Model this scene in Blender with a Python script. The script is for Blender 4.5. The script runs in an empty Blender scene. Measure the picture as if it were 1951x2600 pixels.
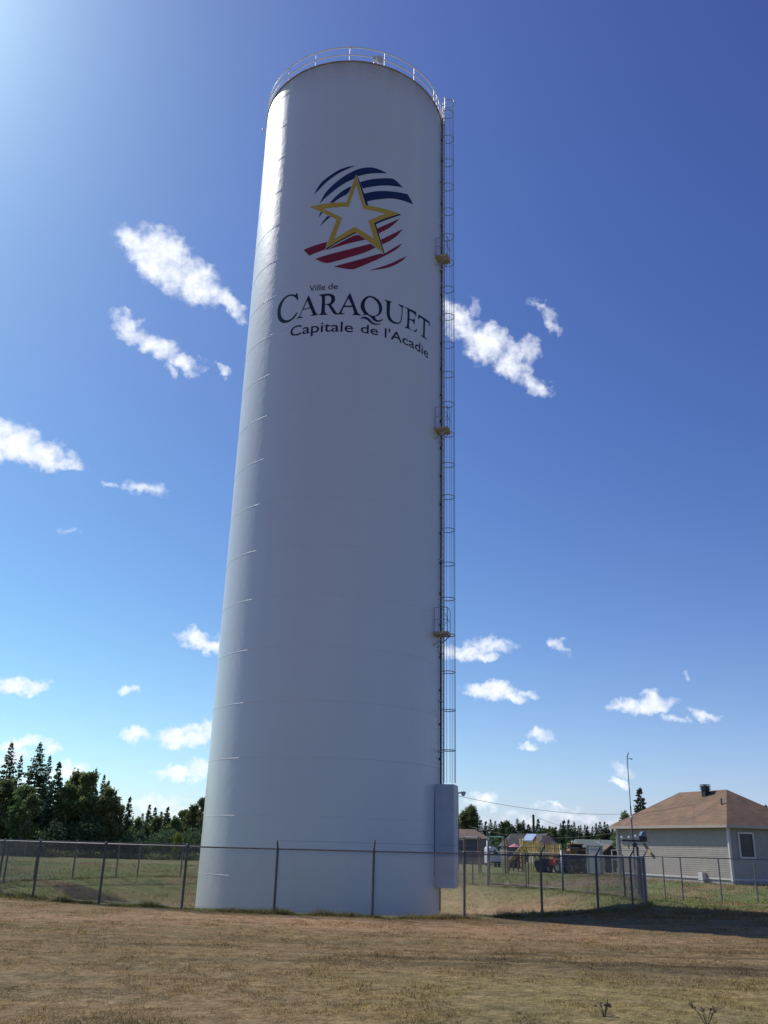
import bpy, bmesh, math, random
import numpy as np
from mathutils import Matrix, Vector
from mathutils.geometry import tessellate_polygon
from mathutils.noise import noise as pnoise
random.seed(7)
rng = np.random.default_rng(11)
sc = bpy.context.scene
col = sc.collection
R_ = math.radians

# ------------------------------------------------------------------ camera
EYE = 1.85
FPX, CX, CY = 2250.0, 975.5, 1300.0      # focal length and centre in pixels of the 1951 x 2600 photograph
PITCH, ROLL = R_(20.6946), R_(1.5441)
v_up = Vector((0, -math.sin(PITCH), math.cos(PITCH)))
v_fw = Vector((0, math.cos(PITCH), math.sin(PITCH)))
v_rt = Vector((1, 0, 0))
cam_d = bpy.data.cameras.new('camera'); cam = bpy.data.objects.new('camera', cam_d); col.objects.link(cam)
ax = v_rt * math.cos(ROLL) + v_up * math.sin(ROLL)
ay = -v_rt * math.sin(ROLL) + v_up * math.cos(ROLL)
az = -v_fw
cam.matrix_world = Matrix(((ax.x, ay.x, az.x, 0), (ax.y, ay.y, az.y, 0), (ax.z, ay.z, az.z, EYE), (0, 0, 0, 1)))
cam_d.sensor_fit = 'HORIZONTAL'; cam_d.sensor_width = 36.0; cam_d.lens = FPX / 1951 * 36.0
cam_d.clip_start = 0.1; cam_d.clip_end = 9000
sc.camera = cam

def ray(px, py):
    a, b = px - CX, CY - py
    u = a * math.cos(ROLL) - b * math.sin(ROLL); v = a * math.sin(ROLL) + b * math.cos(ROLL)
    return v_rt * u + v_up * v + v_fw * FPX
def at(px, py, Y):                        # the point at distance Y ahead seen at photograph pixel (px, py)
    r = ray(px, py); t = Y / r.y
    return Vector((r.x * t, Y, EYE + r.z * t))

# ------------------------------------------------------------------ light
SUN_AZ, SUN_EL = R_(-48.5), R_(46)
sun_dir = Vector((math.sin(SUN_AZ) * math.cos(SUN_EL), math.cos(SUN_AZ) * math.cos(SUN_EL), math.sin(SUN_EL)))
sl = bpy.data.lights.new('sun', 'SUN'); sl.energy = 4.1; sl.angle = R_(0.53); sl.color = (1.0, 0.945, 0.86)
so = bpy.data.objects.new('sun', sl); col.objects.link(so)
so.rotation_euler = (-sun_dir).to_track_quat('-Z', 'Y').to_euler()
so.location = (-60, 60, 80)

world = bpy.data.worlds.new('World'); sc.world = world; world.use_nodes = True
wn, wl = world.node_tree.nodes, world.node_tree.links
for n in list(wn): wn.remove(n)
def N(tree, typ, **kw):
    n = tree.nodes.new(typ)
    for k, v in kw.items(): setattr(n, k, v)
    return n
WT = world.node_tree
tc = N(WT, 'ShaderNodeTexCoord')
sky = N(WT, 'ShaderNodeTexSky', sky_type='NISHITA', sun_disc=False, sun_elevation=SUN_EL, sun_rotation=SUN_AZ,
        altitude=20, air_density=1.0, dust_density=0.6, ozone_density=2.2)
def M(tree, op, a, b=None, c=None, clamp=False):
    n = N(tree, 'ShaderNodeMath', operation=op, use_clamp=clamp)
    for i, x in enumerate((a, b, c)):
        if x is None: continue
        if isinstance(x, (int, float)): n.inputs[i].default_value = x
        else: tree.links.new(x, n.inputs[i])
    return n.outputs[0]
def VM(tree, op, a, b=None, out=0):
    n = N(tree, 'ShaderNodeVectorMath', operation=op)
    for i, x in enumerate((a, b)):
        if x is None: continue
        if isinstance(x, (tuple, Vector)): n.inputs[i].default_value = tuple(x)
        else: tree.links.new(x, n.inputs[i])
    return n.outputs[out]
dirv = tc.outputs['Generated']
# ragged cloud edges: the direction is warped by noise before it is tested against the cloud ellipses
def wnoise(scale, detail, rough=0.6, off=(0, 0, 0), ntype=None):
    mp = VM(WT, 'ADD', dirv, off)
    n = N(WT, 'ShaderNodeTexNoise'); n.inputs['Scale'].default_value = scale; n.inputs['Detail'].default_value = detail
    n.inputs['Roughness'].default_value = rough
    wl.new(mp, n.inputs['Vector'])
    return n
w1 = wnoise(22, 3, 0.6)
w2 = wnoise(95, 4, 0.65, (3.1, 1.7, 0.3))
warp = VM(WT, 'SUBTRACT', w1.outputs['Color'], (0.5, 0.5, 0.5)); sc1 = N(WT, 'ShaderNodeVectorMath', operation='SCALE'); wl.new(warp, sc1.inputs[0]); sc1.inputs['Scale'].default_value = 0.045
warp2 = VM(WT, 'SUBTRACT', w2.outputs['Color'], (0.5, 0.5, 0.5)); sc2 = N(WT, 'ShaderNodeVectorMath', operation='SCALE'); wl.new(warp2, sc2.inputs[0]); sc2.inputs['Scale'].default_value = 0.016
wdir = VM(WT, 'ADD', VM(WT, 'ADD', dirv, sc1.outputs[0]), sc2.outputs[0])
fb = wnoise(60, 7, 0.62, (0.4, 2.2, 5.5))
# every cloud: centre x, y, half length, half width, angle, thickness
CLOUDS = [(345, 560, 84, 52, 35, 1.1), (298, 530, 52, 34, 30, .95), (430, 612, 76, 40, 35, 1), (492, 660, 44, 16, 40, .75),
 (285, 712, 50, 30, 20, .9), (338, 740, 60, 30, 30, .9), (385, 775, 46, 20, 20, .8), (365, 800, 20, 8, 60, .4),
 (5, 955, 90, 48, 12, 1.1), (85, 980, 85, 30, 12, .9), (155, 1002, 35, 14, 10, .6),
 (308, 1057, 46, 15, 10, .6), (240, 1055, 22, 7, 0, .35), (485, 808, 16, 4, 20, .2), (150, 1150, 14, 8, 0, .25),
 (432, 1378, 58, 20, 12, 1), (470, 1385, 30, 20, 40, .9), (30, 1473, 42, 19, 5, 1), (78, 1474, 24, 14, 0, .7), (275, 1487, 24, 10, 5, .8),
 (284, 1598, 34, 17, 12, 1), (395, 1598, 66, 21, 4, 1), (440, 1580, 30, 17, 0, .8), (60, 1605, 55, 16, 2, .7), (120, 1612, 20, 10, 0, .5),
 (405, 1668, 60, 12, 0, .8), (438, 1660, 28, 20, 10, .8), (145, 1662, 40, 16, 5, .6), (40, 1640, 40, 14, 0, .5),
 (990, 698, 48, 30, 20, 1), (1045, 735, 58, 36, 35, .95), (1100, 782, 52, 28, 40, .7), (1135, 756, 20, 26, 10, .4), (1160, 825, 40, 16, 35, .65), (1025, 665, 12, 24, 0, .3),
 (1165, 660, 20, 10, 40, .38), (1186, 690, 28, 10, 68, .38),
 (995, 1400, 60, 22, 8, 1), (1058, 1388, 46, 17, 10, .8), (1045, 1412, 30, 12, 10, .7), (1207, 1393, 30, 12, 30, .65),
 (1060, 1500, 66, 18, 10, .95), (1092, 1512, 44, 12, 10, .8), (1148, 1505, 22, 10, 0, .6), (1385, 1520, 58, 16, -6, .85), (1400, 1510, 26, 15, 0, .8),
 (1525, 1542, 46, 12, 8, .7), (1172, 1588, 32, 13, -5, .55), (1128, 1616, 20, 9, 5, .65), (1335, 1695, 26, 11, 8, .9), (1350, 1668, 26, 9, 20, .25),
 (1040, 1735, 30, 12, 0, .6), (1205, 1745, 40, 7, 0, .3), (1250, 1768, 60, 8, 0, .22), (1120, 1772, 40, 8, 0, .2), (1445, 1558, 24, 8, 10, .3), (1480, 1460, 5, 3, 0, .1)]
CLOUDS += [(40, 1690, 50, 12, 0, .35), (330, 1735, 60, 14, 0, .45), (400, 1755, 40, 10, 0, .4), (-180, 700, 90, 40, 20, .9), (-300, 1300, 120, 30, 10, .9), (1950, 1000, 120, 50, 20, .8), (2100, 1500, 100, 22, 5, .8)]
acc = None
for x, y, a, b, ang, wgt in CLOUDS:
    k = 1951 / 1660
    c0 = ray(x * k, y * k).normalized()
    ca, sa = math.cos(R_(ang)), math.sin(R_(ang))
    A = (ray((x + ca * a) * k, (y + sa * a) * k).normalized() - c0); B = (ray((x - sa * b) * k, (y + ca * b) * k).normalized() - c0)
    A -= c0 * A.dot(c0); B -= c0 * B.dot(c0)
    A = A / A.length_squared; B = B / B.length_squared
    u = VM(WT, 'DOT_PRODUCT', wdir, A, 1); w = VM(WT, 'DOT_PRODUCT', wdir, B, 1)
    d2 = M(WT, 'MULTIPLY_ADD', w, w, M(WT, 'MULTIPLY', u, u))
    v = M(WT, 'MULTIPLY_ADD', d2, -wgt, wgt)
    acc = v if acc is None else M(WT, 'MAXIMUM', acc, v)
acc = M(WT, 'MAXIMUM', acc, -1.6)
dens = M(WT, 'MULTIPLY_ADD', M(WT, 'SUBTRACT', fb.outputs['Fac'], 0.5), 2.8, acc)
mr = N(WT, 'ShaderNodeMapRange', interpolation_type='SMOOTHSTEP'); mr.inputs['From Min'].default_value = -0.6; mr.inputs['From Max'].default_value = 1.35
wl.new(dens, mr.inputs['Value'])
cloudf = mr.outputs['Result']
# sky colour: Nishita, graded a little deeper as the photograph shows, with the bright aureole round the sun
hs = N(WT, 'ShaderNodeMix', data_type='RGBA', blend_type='MULTIPLY'); hs.inputs[0].default_value = 1.0
wl.new(sky.outputs[0], hs.inputs[6]); hs.inputs[7].default_value = (1.0, 1.0, 1.0, 1)
sdot = VM(WT, 'DOT_PRODUCT', dirv, tuple(sun_dir), 1)
sd = M(WT, 'MAXIMUM', sdot, 0.0)
g1 = M(WT, 'MULTIPLY', M(WT, 'POWER', sd, 70.0), 7.0)
g2 = M(WT, 'MULTIPLY', M(WT, 'POWER', sd, 8.0), 0.6)
gs = M(WT, 'ADD', g1, g2)
gc = N(WT, 'ShaderNodeVectorMath', operation='SCALE'); gc.inputs[0].default_value = (0.80, 0.88, 1.0); wl.new(gs, gc.inputs['Scale'])
sky0 = hs.outputs[2]
sx = N(WT, 'ShaderNodeSeparateXYZ'); wl.new(sky0, sx.inputs[0]); cb_ = N(WT, 'ShaderNodeCombineXYZ')
dz_ = N(WT, 'ShaderNodeSeparateXYZ'); wl.new(dirv, dz_.inputs[0])
hz = M(WT, 'POWER', M(WT, 'SUBTRACT', 1.0, M(WT, 'MAXIMUM', dz_.outputs[2], 0.0), clamp=True), 9.0)
for i_, (k_, p_, h_) in enumerate(((.70, 1.15, 2.5), (1.18, 1.40, .8), (1.15, 1.04, 3.0))):
    q_ = M(WT, 'MULTIPLY', M(WT, 'POWER', M(WT, 'MULTIPLY', sx.outputs[i_], .1), p_), 10 * k_)
    wl.new(M(WT, 'MULTIPLY_ADD', hz, h_, q_), cb_.inputs[i_])
skyc = VM(WT, 'ADD', cb_.outputs[0], gc.outputs[0])
cm = N(WT, 'ShaderNodeMix', data_type='RGBA'); wl.new(cloudf, cm.inputs[0]); wl.new(skyc, cm.inputs[6]); ccol = N(WT, 'ShaderNodeMix', data_type='RGBA'); wl.new(w2.outputs['Fac'], ccol.inputs[0]); ccol.inputs[6].default_value = (8.2, 8.8, 9.8, 1); ccol.inputs[7].default_value = (12.5, 12.6, 12.8, 1); wl.new(ccol.outputs[2], cm.inputs[7])
bg = N(WT, 'ShaderNodeBackground'); bg.inputs['Strength'].default_value = 0.1
wl.new(cm.outputs[2], bg.inputs['Color'])
wo = N(WT, 'ShaderNodeOutputWorld'); wl.new(bg.outputs[0], wo.inputs[0])
world.cycles.sampling_method = 'MANUAL'; world.cycles.sample_map_resolution = 1024

sc.view_settings.view_transform = 'Standard'; sc.view_settings.look = 'None'
sc.view_settings.exposure = 0.0; sc.view_settings.gamma = 1.0
sc.render.engine = 'CYCLES'

# ------------------------------------------------------------------ helpers
def srgb(r, g, b):
    f = lambda c: c / 12.92 if c <= 0.04045 else ((c + 0.055) / 1.055) ** 2.4
    return (f(r / 255), f(g / 255), f(b / 255))
MATS = {}
def mat(name, color, rough=0.6, metal=0.0, var=0.25, scale=8.0, bump=0.0, spec=0.5, stretch=(1, 1, 1), coat=0.0):
    if name in MATS: return MATS[name]
    m = bpy.data.materials.new(name); m.use_nodes = True; t = m.node_tree
    b = t.nodes['Principled BSDF']
    g = N(t, 'ShaderNodeNewGeometry')
    mp = N(t, 'ShaderNodeMapping'); mp.inputs['Scale'].default_value = stretch; t.links.new(g.outputs['Position'], mp.inputs[0])
    n = N(t, 'ShaderNodeTexNoise'); n.inputs['Scale'].default_value = scale; n.inputs['Detail'].default_value = 5; t.links.new(mp.outputs[0], n.inputs['Vector'])
    r = N(t, 'ShaderNodeValToRGB'); t.links.new(n.outputs['Fac'], r.inputs[0])
    r.color_ramp.elements[0].position = .3; r.color_ramp.elements[1].position = .7
    r.color_ramp.elements[0].color = tuple(c * (1 - var) for c in color) + (1,)
    r.color_ramp.elements[1].color = tuple(min(1, c * (1 + var)) for c in color) + (1,)
    t.links.new(r.outputs[0], b.inputs['Base Color'])
    b.inputs['Roughness'].default_value = rough; b.inputs['Metallic'].default_value = metal; b.inputs['Specular IOR Level'].default_value = spec
    b.inputs['Coat Weight'].default_value = coat
    if bump:
        bp = N(t, 'ShaderNodeBump'); bp.inputs['Strength'].default_value = bump; bp.inputs['Distance'].default_value = 0.02
        t.links.new(n.outputs['Fac'], bp.inputs['Height']); t.links.new(bp.outputs[0], b.inputs['Normal'])
    MATS[name] = m
    return m

def tag(o, label=None, cat=None, group=None, kind=None):
    if label: o['label'] = label
    if cat: o['category'] = cat
    if group: o['group'] = group
    if kind: o['kind'] = kind
    return o
def thing(name, label, cat, loc, group=None, rz=0.0):
    o = bpy.data.objects.new(name, None); col.objects.link(o); o.location = loc; o.rotation_euler.z = rz
    o.empty_display_size = 0.2
    return tag(o, label, cat, group)
ORIGIN = {}
class MB:
    """collects shapes in world space (or in the space of their thing) and links them as one mesh object"""
    def __init__(s): s.v = []; s.f = []
    def add(s, vs, fs):
        k = len(s.v); s.v += [tuple(p) for p in vs]; s.f += [tuple(i + k for i in f) for f in fs]; return s
    def box(s, c, d, rz=0.0, tilt=None):
        x, y, z = (q / 2 for q in d); P = []
        m = Matrix.Rotation(rz, 3, 'Z')
        if tilt is not None: m = m @ tilt
        for a in (-1, 1):
            for b in (-1, 1):
                for e in (-1, 1): P.append(Vector(c) + m @ Vector((a * x, b * y, e * z)))
        return s.add(P, [(0, 1, 3, 2), (4, 6, 7, 5), (0, 4, 5, 1), (2, 3, 7, 6), (0, 2, 6, 4), (1, 5, 7, 3)])
    def tube(s, p, q, r, r2=None, n=8, cap=True):
        p, q = Vector(p), Vector(q); d = (q - p)
        if d.length < 1e-6: return s
        d.normalize(); a = d.orthogonal().normalized(); b = d.cross(a); r2 = r if r2 is None else r2
        vs = [p + (a * math.cos(2 * math.pi * i / n) + b * math.sin(2 * math.pi * i / n)) * r for i in range(n)]
        vs += [q + (a * math.cos(2 * math.pi * i / n) + b * math.sin(2 * math.pi * i / n)) * r2 for i in range(n)]
        fs = [(i, (i + 1) % n, n + (i + 1) % n, n + i) for i in range(n)]
        if cap: fs += [tuple(range(n))[::-1], tuple(range(n, 2 * n))]
        return s.add(vs, fs)
    def path(s, pts, r, n=6, closed=False):
        pts = [Vector(p) for p in pts]; m = len(pts)
        vs = []
        for i, p in enumerate(pts):
            if closed: d = pts[(i + 1) % m] - pts[i - 1]
            else: d = pts[min(i + 1, m - 1)] - pts[max(i - 1, 0)]
            d.normalize(); up = Vector((0, 0, 1)) if abs(d.z) < .95 else Vector((1, 0, 0))
            a = d.cross(up).normalized(); b = a.cross(d)
            for k in range(n): vs.append(p + (a * math.cos(2 * math.pi * k / n) + b * math.sin(2 * math.pi * k / n)) * r)
        fs = []
        for i in range(m if closed else m - 1):
            j = (i + 1) % m
            for k in range(n): fs.append((i * n + k, i * n + (k + 1) % n, j * n + (k + 1) % n, j * n + k))
        if not closed: fs += [tuple(range(n))[::-1], tuple(range((m - 1) * n, m * n))]
        return s.add(vs, fs)
    def prism(s, outline, y0, y1):        # outline in x, z; extruded along y
        n = len(outline)
        vs = [(x, y0, z) for x, z in outline] + [(x, y1, z) for x, z in outline]
        fs = [tuple(range(n)), tuple(range(n, 2 * n))[::-1]] + [((i + 1) % n, i, n + i, n + (i + 1) % n) for i in range(n)]
        return s.add(vs, fs)
    def sphere(s, c, r, n=10, sz=1.0):
        vs = []; fs = []
        for i in range(n + 1):
            t = math.pi * i / n
            for k in range(2 * n):
                a = math.pi * k / n; vs.append((c[0] + r * math.sin(t) * math.cos(a), c[1] + r * math.sin(t) * math.sin(a), c[2] + r * sz * math.cos(t)))
        for i in range(n):
            for k in range(2 * n):
                fs.append((i * 2 * n + k, (i + 1) * 2 * n + k, (i + 1) * 2 * n + (k + 1) % (2 * n), i * 2 * n + (k + 1) % (2 * n)))
        return s.add(vs, fs)
    def build(s, name, m, parent=None, local=False, smooth=False, bevel=0.0):
        me = bpy.data.meshes.new(name)
        off = Vector((0, 0, 0))
        if parent is not None and not local: off = ORIGIN.get(parent.name, None) or root_loc(parent)
        me.from_pydata([tuple(Vector(v) - off) for v in s.v], [], s.f)
        me.materials.append(m)
        me.update()
        bm = bmesh.new(); bm.from_mesh(me); bmesh.ops.recalc_face_normals(bm, faces=bm.faces); bm.to_mesh(me); bm.free()
        if smooth:
            me.polygons.foreach_set('use_smooth', [True] * len(me.polygons))
        o = bpy.data.objects.new(name, me); col.objects.link(o)
        if parent is not None: o.parent = parent
        if bevel:
            b = o.modifiers.new('bevel', 'BEVEL'); b.width = bevel; b.segments = 2; b.limit_method = 'ANGLE'
        return o
def root_loc(o):
    p = Vector((0, 0, 0))
    while o is not None: p += Vector(o.location); o = o.parent
    return p
def copy_tree(o, parent=None):
    c = o.copy(); col.objects.link(c); c.parent = parent
    for ch in [k for k in o.children]: copy_tree(ch, c)
    return c
def sstep(a, b, x):
    t = min(1, max(0, (x - a) / (b - a))); return t * t * (3 - 2 * t)

# ------------------------------------------------------------------ ground
TC = Vector((-2.33, 41.3, 0)); TR = 5.17; RF = 13.5
def terrain(x, y):
    r = math.hypot(x - TC.x, y - TC.y)
    z = -1.05 * (1 - sstep(8.6, 13.0, r))
    z += .03 * sstep(14.2, 19, r) * (1 - sstep(30, 38, y))
    z += .42 * sstep(54, 72, y)
    z -= .15 * math.exp(-((x - 3.5) / 6) ** 2 - ((y - 24.5) / 4) ** 2)
    z -= .30 * math.exp(-((x + 11.3) / 2.0) ** 2 - ((y - 42.0) / 1.6) ** 2)
    h = math.hypot((x - 21) / 9, (y - 57) / 10); z += .42 * (1 - sstep(.75, 1.5, h)) * (1 - sstep(54, 72, y))
    z += .045 * pnoise(Vector((x * .22, y * .22, 0))) + .02 * pnoise(Vector((x * .9, y * .9, 4)))
    # shallow wheel ruts across the near grass
    if 8 < y < 26:
        z += -.05 * math.exp(-((y - 17.6 - .03 * x) / .5) ** 2) - .045 * math.exp(-((y - 19.3 - .05 * x) / .45) ** 2)
        z += .03 * pnoise(Vector((x * 2.2, y * 2.2, 9)))
    return z
def axis_pts(lo, hi, step, far, grow=1.18):
    a = list(np.arange(lo, hi + 1e-6, step)); d = step
    x = hi
    while x < far: d *= grow; x += d; a.append(x)
    x = lo; d = step; b = []
    while x > -far: d *= grow; x -= d; b.append(x)
    return b[::-1] + a
gx = axis_pts(-26, 34, .3, 3500); gy = axis_pts(4, 100, .3, 3500)
V = np.array([(x, y, terrain(x, y)) for y in gy for x in gx], dtype=np.float32)
nx, ny = len(gx), len(gy)
ii = np.arange(nx * ny).reshape(ny, nx)
F = np.stack([ii[:-1, :-1], ii[:-1, 1:], ii[1:, 1:], ii[1:, :-1]], -1).reshape(-1, 4)
def np_mesh(name, V, F, m, smooth=True):
    me = bpy.data.meshes.new(name); k = F.shape[1]
    me.vertices.add(len(V)); me.vertices.foreach_set('co', V.astype(np.float32).ravel())
    me.loops.add(F.size); me.loops.foreach_set('vertex_index', F.astype(np.int32).ravel())
    me.polygons.add(len(F)); me.polygons.foreach_set('loop_start', np.arange(0, F.size, k, dtype=np.int32))
    me.polygons.foreach_set('loop_total', np.full(len(F), k, dtype=np.int32))
    if smooth: me.polygons.foreach_set('use_smooth', np.ones(len(F), dtype=bool))
    me.materials.append(m); me.update(calc_edges=True); me.validate()
    return me
# one colour recipe for the soil sheet and for the blades that grow on it
def lin(r, g, b): return srgb(r, g, b) + (1,)
GC = bpy.data.node_groups.new('grass_colour', 'ShaderNodeTree')
GC.interface.new_socket('Color', in_out='OUTPUT', socket_type='NodeSocketColor')
gi = N(GC, 'NodeGroupOutput'); geo = N(GC, 'ShaderNodeNewGeometry'); P = geo.outputs['Position']
def gnoise(scale, detail, stretch=(1, 1, 1), off=(0, 0, 0)):
    mp = N(GC, 'ShaderNodeMapping'); mp.inputs['Scale'].default_value = stretch; mp.inputs['Location'].default_value = off
    GC.links.new(P, mp.inputs[0])
    n = N(GC, 'ShaderNodeTexNoise'); n.inputs['Scale'].default_value = scale; n.inputs['Detail'].default_value = detail; n.inputs['Roughness'].default_value = .6
    GC.links.new(mp.outputs[0], n.inputs['Vector']); return n.outputs['Fac']
def gramp(v, lo, hi):
    n = N(GC, 'ShaderNodeMapRange', interpolation_type='SMOOTHSTEP'); n.inputs['From Min'].default_value = lo; n.inputs['From Max'].default_value = hi
    GC.links.new(v, n.inputs['Value']); return n.outputs['Result']
def gmix(f, a, b):
    n = N(GC, 'ShaderNodeMix', data_type='RGBA')
    if isinstance(f, float): n.inputs[0].default_value = f
    else: GC.links.new(f, n.inputs[0])
    for i, x in ((6, a), (7, b)):
        if isinstance(x, tuple): n.inputs[i].default_value = x if len(x) == 4 else x + (1,)
        else: GC.links.new(x, n.inputs[i])
    return n.outputs[2]
def gm(*a, **k): return M(GC, *a, **k)
sep = N(GC, 'ShaderNodeSeparateXYZ'); GC.links.new(P, sep.inputs[0]); PX, PY = sep.outputs[0], sep.outputs[1]
nbig = gnoise(.16, 4, (1, 1.6, 1)); nmid = gnoise(.9, 4, (.6, 1.4, 1)); nfine = gnoise(14, 4); nstr = gnoise(.45, 4, (.35, 2.2, 1), (4, 7, 0))
BROWN, BROWN2 = (.24, .168, .084), (.175, .132, .064)
GREEN, OLIVE = (.125, .16, .055), (.18, .19, .078)
TAN, RED, DARK = (.46, .31, .18), (.32, .205, .115), (.085, .066, .042)
base = gmix(gramp(nstr, .35, .65), BROWN, BROWN2)
# reddish dry strip just outside the fence, tan patches, olive foreground at the right
yw = gm('ADD', PY, gm('MULTIPLY', gm('SUBTRACT', nmid, .5), 4.0))
band = gm('MULTIPLY', gramp(yw, 21.5, 24.0), gm('SUBTRACT', 1.0, gramp(yw, 26.6, 28.2)))
base = gmix(gm('MULTIPLY', band, gramp(nbig, .36, .58)), base, RED)
ol = gm('MULTIPLY', gm('SUBTRACT', 1.0, gramp(yw, 13.8, 16.6)), gramp(gm('MULTIPLY_ADD', nbig, 8.0, PX), 1.6, 6.5))
base = gmix(gm('MULTIPLY', ol, .6), base, (.26, .215, .085))
base = gmix(gm('MULTIPLY', gm('SUBTRACT', 1.0, gramp(PY, 9, 22)), gm('MULTIPLY', gramp(nmid, .42, .62), .55)), base, (.19, .155, .085))
rut = gm('MULTIPLY', gramp(yw, 15.6, 17.4), gm('SUBTRACT', 1.0, gramp(yw, 18.4, 20.8)))
blot = gnoise(.55, 5, (.7, 1.5, 1), (3, 9, 0)); base = gmix(gm('MULTIPLY', gramp(blot, .5, .68), .3), base, (.125, .10, .06)); base = gmix(gm('MULTIPLY', gramp(gnoise(1.7, 4, (1, 1, 1), (1, 5, 2)), .56, .7), .28), base, (.36, .27, .16))
base = gmix(gm('MULTIPLY', gm('MULTIPLY', rut, gramp(gm('ADD', nstr, gm('MULTIPLY', PX, .012)), .46, .64)), .8), base, DARK)
# inside the ring and behind it the grass is greener
dist = VM(GC, 'LENGTH', VM(GC, 'SUBTRACT', VM(GC, 'MULTIPLY', P, (1, 1, 0)), (TC.x, TC.y, 0)), None, 1)
dw = gm('ADD', dist, gm('MULTIPLY', gm('SUBTRACT', nmid, .5), 1.6))
far = gramp(gm('ADD', PY, gm('MULTIPLY', gm('SUBTRACT', nmid, .5), 3.0)), 33, 38)
inside = gm('MAXIMUM', gm('SUBTRACT', 1.0, gramp(dw, 13.1, 13.9)), far)
gcol = gmix(gramp(nstr, .36, .62), GREEN, OLIVE)
gcol = gmix(gm('MULTIPLY', gramp(nbig, .46, .62), .85), gcol, (.24, .175, .095))
patch = gm('MULTIPLY', gramp(gm('MULTIPLY_ADD', nmid, 2.0, PX), .5, 4), gm('SUBTRACT', 1.0, gramp(gm('MULTIPLY_ADD', nmid, 2.0, PX), 9.0, 11.5)))
patch = gm('MULTIPLY', patch, gm('SUBTRACT', 1.0, gramp(dw, 9.5, 13.6)))
gcol = gmix(gm('MULTIPLY', patch, .6), gcol, TAN)
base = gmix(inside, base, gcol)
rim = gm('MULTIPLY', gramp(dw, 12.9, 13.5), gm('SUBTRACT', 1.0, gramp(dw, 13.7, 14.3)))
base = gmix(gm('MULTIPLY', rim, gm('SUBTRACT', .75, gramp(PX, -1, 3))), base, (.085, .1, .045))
# shade of the steep bank left of the tower, painted as a dark patch
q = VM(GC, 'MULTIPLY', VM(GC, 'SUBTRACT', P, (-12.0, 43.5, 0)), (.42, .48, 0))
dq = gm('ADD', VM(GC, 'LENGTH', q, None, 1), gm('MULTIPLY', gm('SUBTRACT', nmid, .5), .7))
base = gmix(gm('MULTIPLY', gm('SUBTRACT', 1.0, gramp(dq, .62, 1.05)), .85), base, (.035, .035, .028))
# a worn gravel track by the gate
trk = gm('MULTIPLY', gramp(gm('MULTIPLY_ADD', nmid, 3.0, PY), 52.5, 54.5), gm('SUBTRACT', 1.0, gramp(gm('MULTIPLY_ADD', nmid, 3.0, PY), 57.5, 60)))
base = gmix(gm('MULTIPLY', gm('MULTIPLY', trk, gramp(PX, 5, 7)), .7), base, (.25, .19, .15))
fine = gmix(gramp(nfine, .3, .7), base, base)
vv = N(GC, 'ShaderNodeMix', data_type='RGBA', blend_type='MULTIPLY'); vv.inputs[0].default_value = 1.0
GC.links.new(base, vv.inputs[6])
nf2 = gnoise(3.2, 5, (1, 1.3, 1), (8, 1, 0))
fr = gmix(gramp(gm('MULTIPLY_ADD', nfine, .45, gm('MULTIPLY', nf2, .55)), .36, .64), (.6, .6, .6), (1.2, 1.2, 1.2)); GC.links.new(fr, vv.inputs[7])
GC.links.new(vv.outputs[2], gi.inputs[0])
def grass_mat(name, blades):
    m = bpy.data.materials.new(name); m.use_nodes = True; t = m.node_tree; b = t.nodes['Principled BSDF']
    g = N(t, 'ShaderNodeGroup'); g.node_tree = GC
    b.inputs['Roughness'].default_value = .95; b.inputs['Specular IOR Level'].default_value = .1
    if blades:
        ge = N(t, 'ShaderNodeNewGeometry'); r = N(t, 'ShaderNodeValToRGB'); t.links.new(ge.outputs['Random Per Island'], r.inputs[0])
        e = r.color_ramp.elements; e[0].color = (1.0, 1.0, .9, 1); e[1].color = (2.2, 2.05, 1.75, 1); e[1].position = 1.0
        x = r.color_ramp.elements.new(.6); x.color = (1.45, 1.42, 1.3, 1)
        mx = N(t, 'ShaderNodeMix', data_type='RGBA', blend_type='MULTIPLY'); mx.inputs[0].default_value = 1
        t.links.new(g.outputs[0], mx.inputs[6]); t.links.new(r.outputs[0], mx.inputs[7]); t.links.new(mx.outputs[2], b.inputs['Base Color'])
        tr = N(t, 'ShaderNodeBsdfTranslucent'); t.links.new(mx.outputs[2], tr.inputs['Color'])
        ms = N(t, 'ShaderNodeMixShader'); ms.inputs[0].default_value = .5
        t.links.new(b.outputs[0], ms.inputs[1]); t.links.new(tr.outputs[0], ms.inputs[2]); t.links.new(ms.outputs[0], t.nodes['Material Output'].inputs[0])
    else:
        t.links.new(g.outputs[0], b.inputs['Base Color'])
        ge = N(t, 'ShaderNodeNewGeometry'); n = N(t, 'ShaderNodeTexNoise'); n.inputs['Scale'].default_value = 9; n.inputs['Detail'].default_value = 6; t.links.new(ge.outputs['Position'], n.inputs['Vector'])
        bp = N(t, 'ShaderNodeBump'); bp.inputs['Strength'].default_value = .9; bp.inputs['Distance'].default_value = .06
        t.links.new(n.outputs['Fac'], bp.inputs['Height']); t.links.new(bp.outputs[0], b.inputs['Normal'])
    return m
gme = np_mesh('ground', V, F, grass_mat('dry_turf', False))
ground = bpy.data.objects.new('ground', gme); col.objects.link(ground)
tag(ground, 'dry brown and green mown field around the tower', 'ground', kind='structure')

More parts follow.
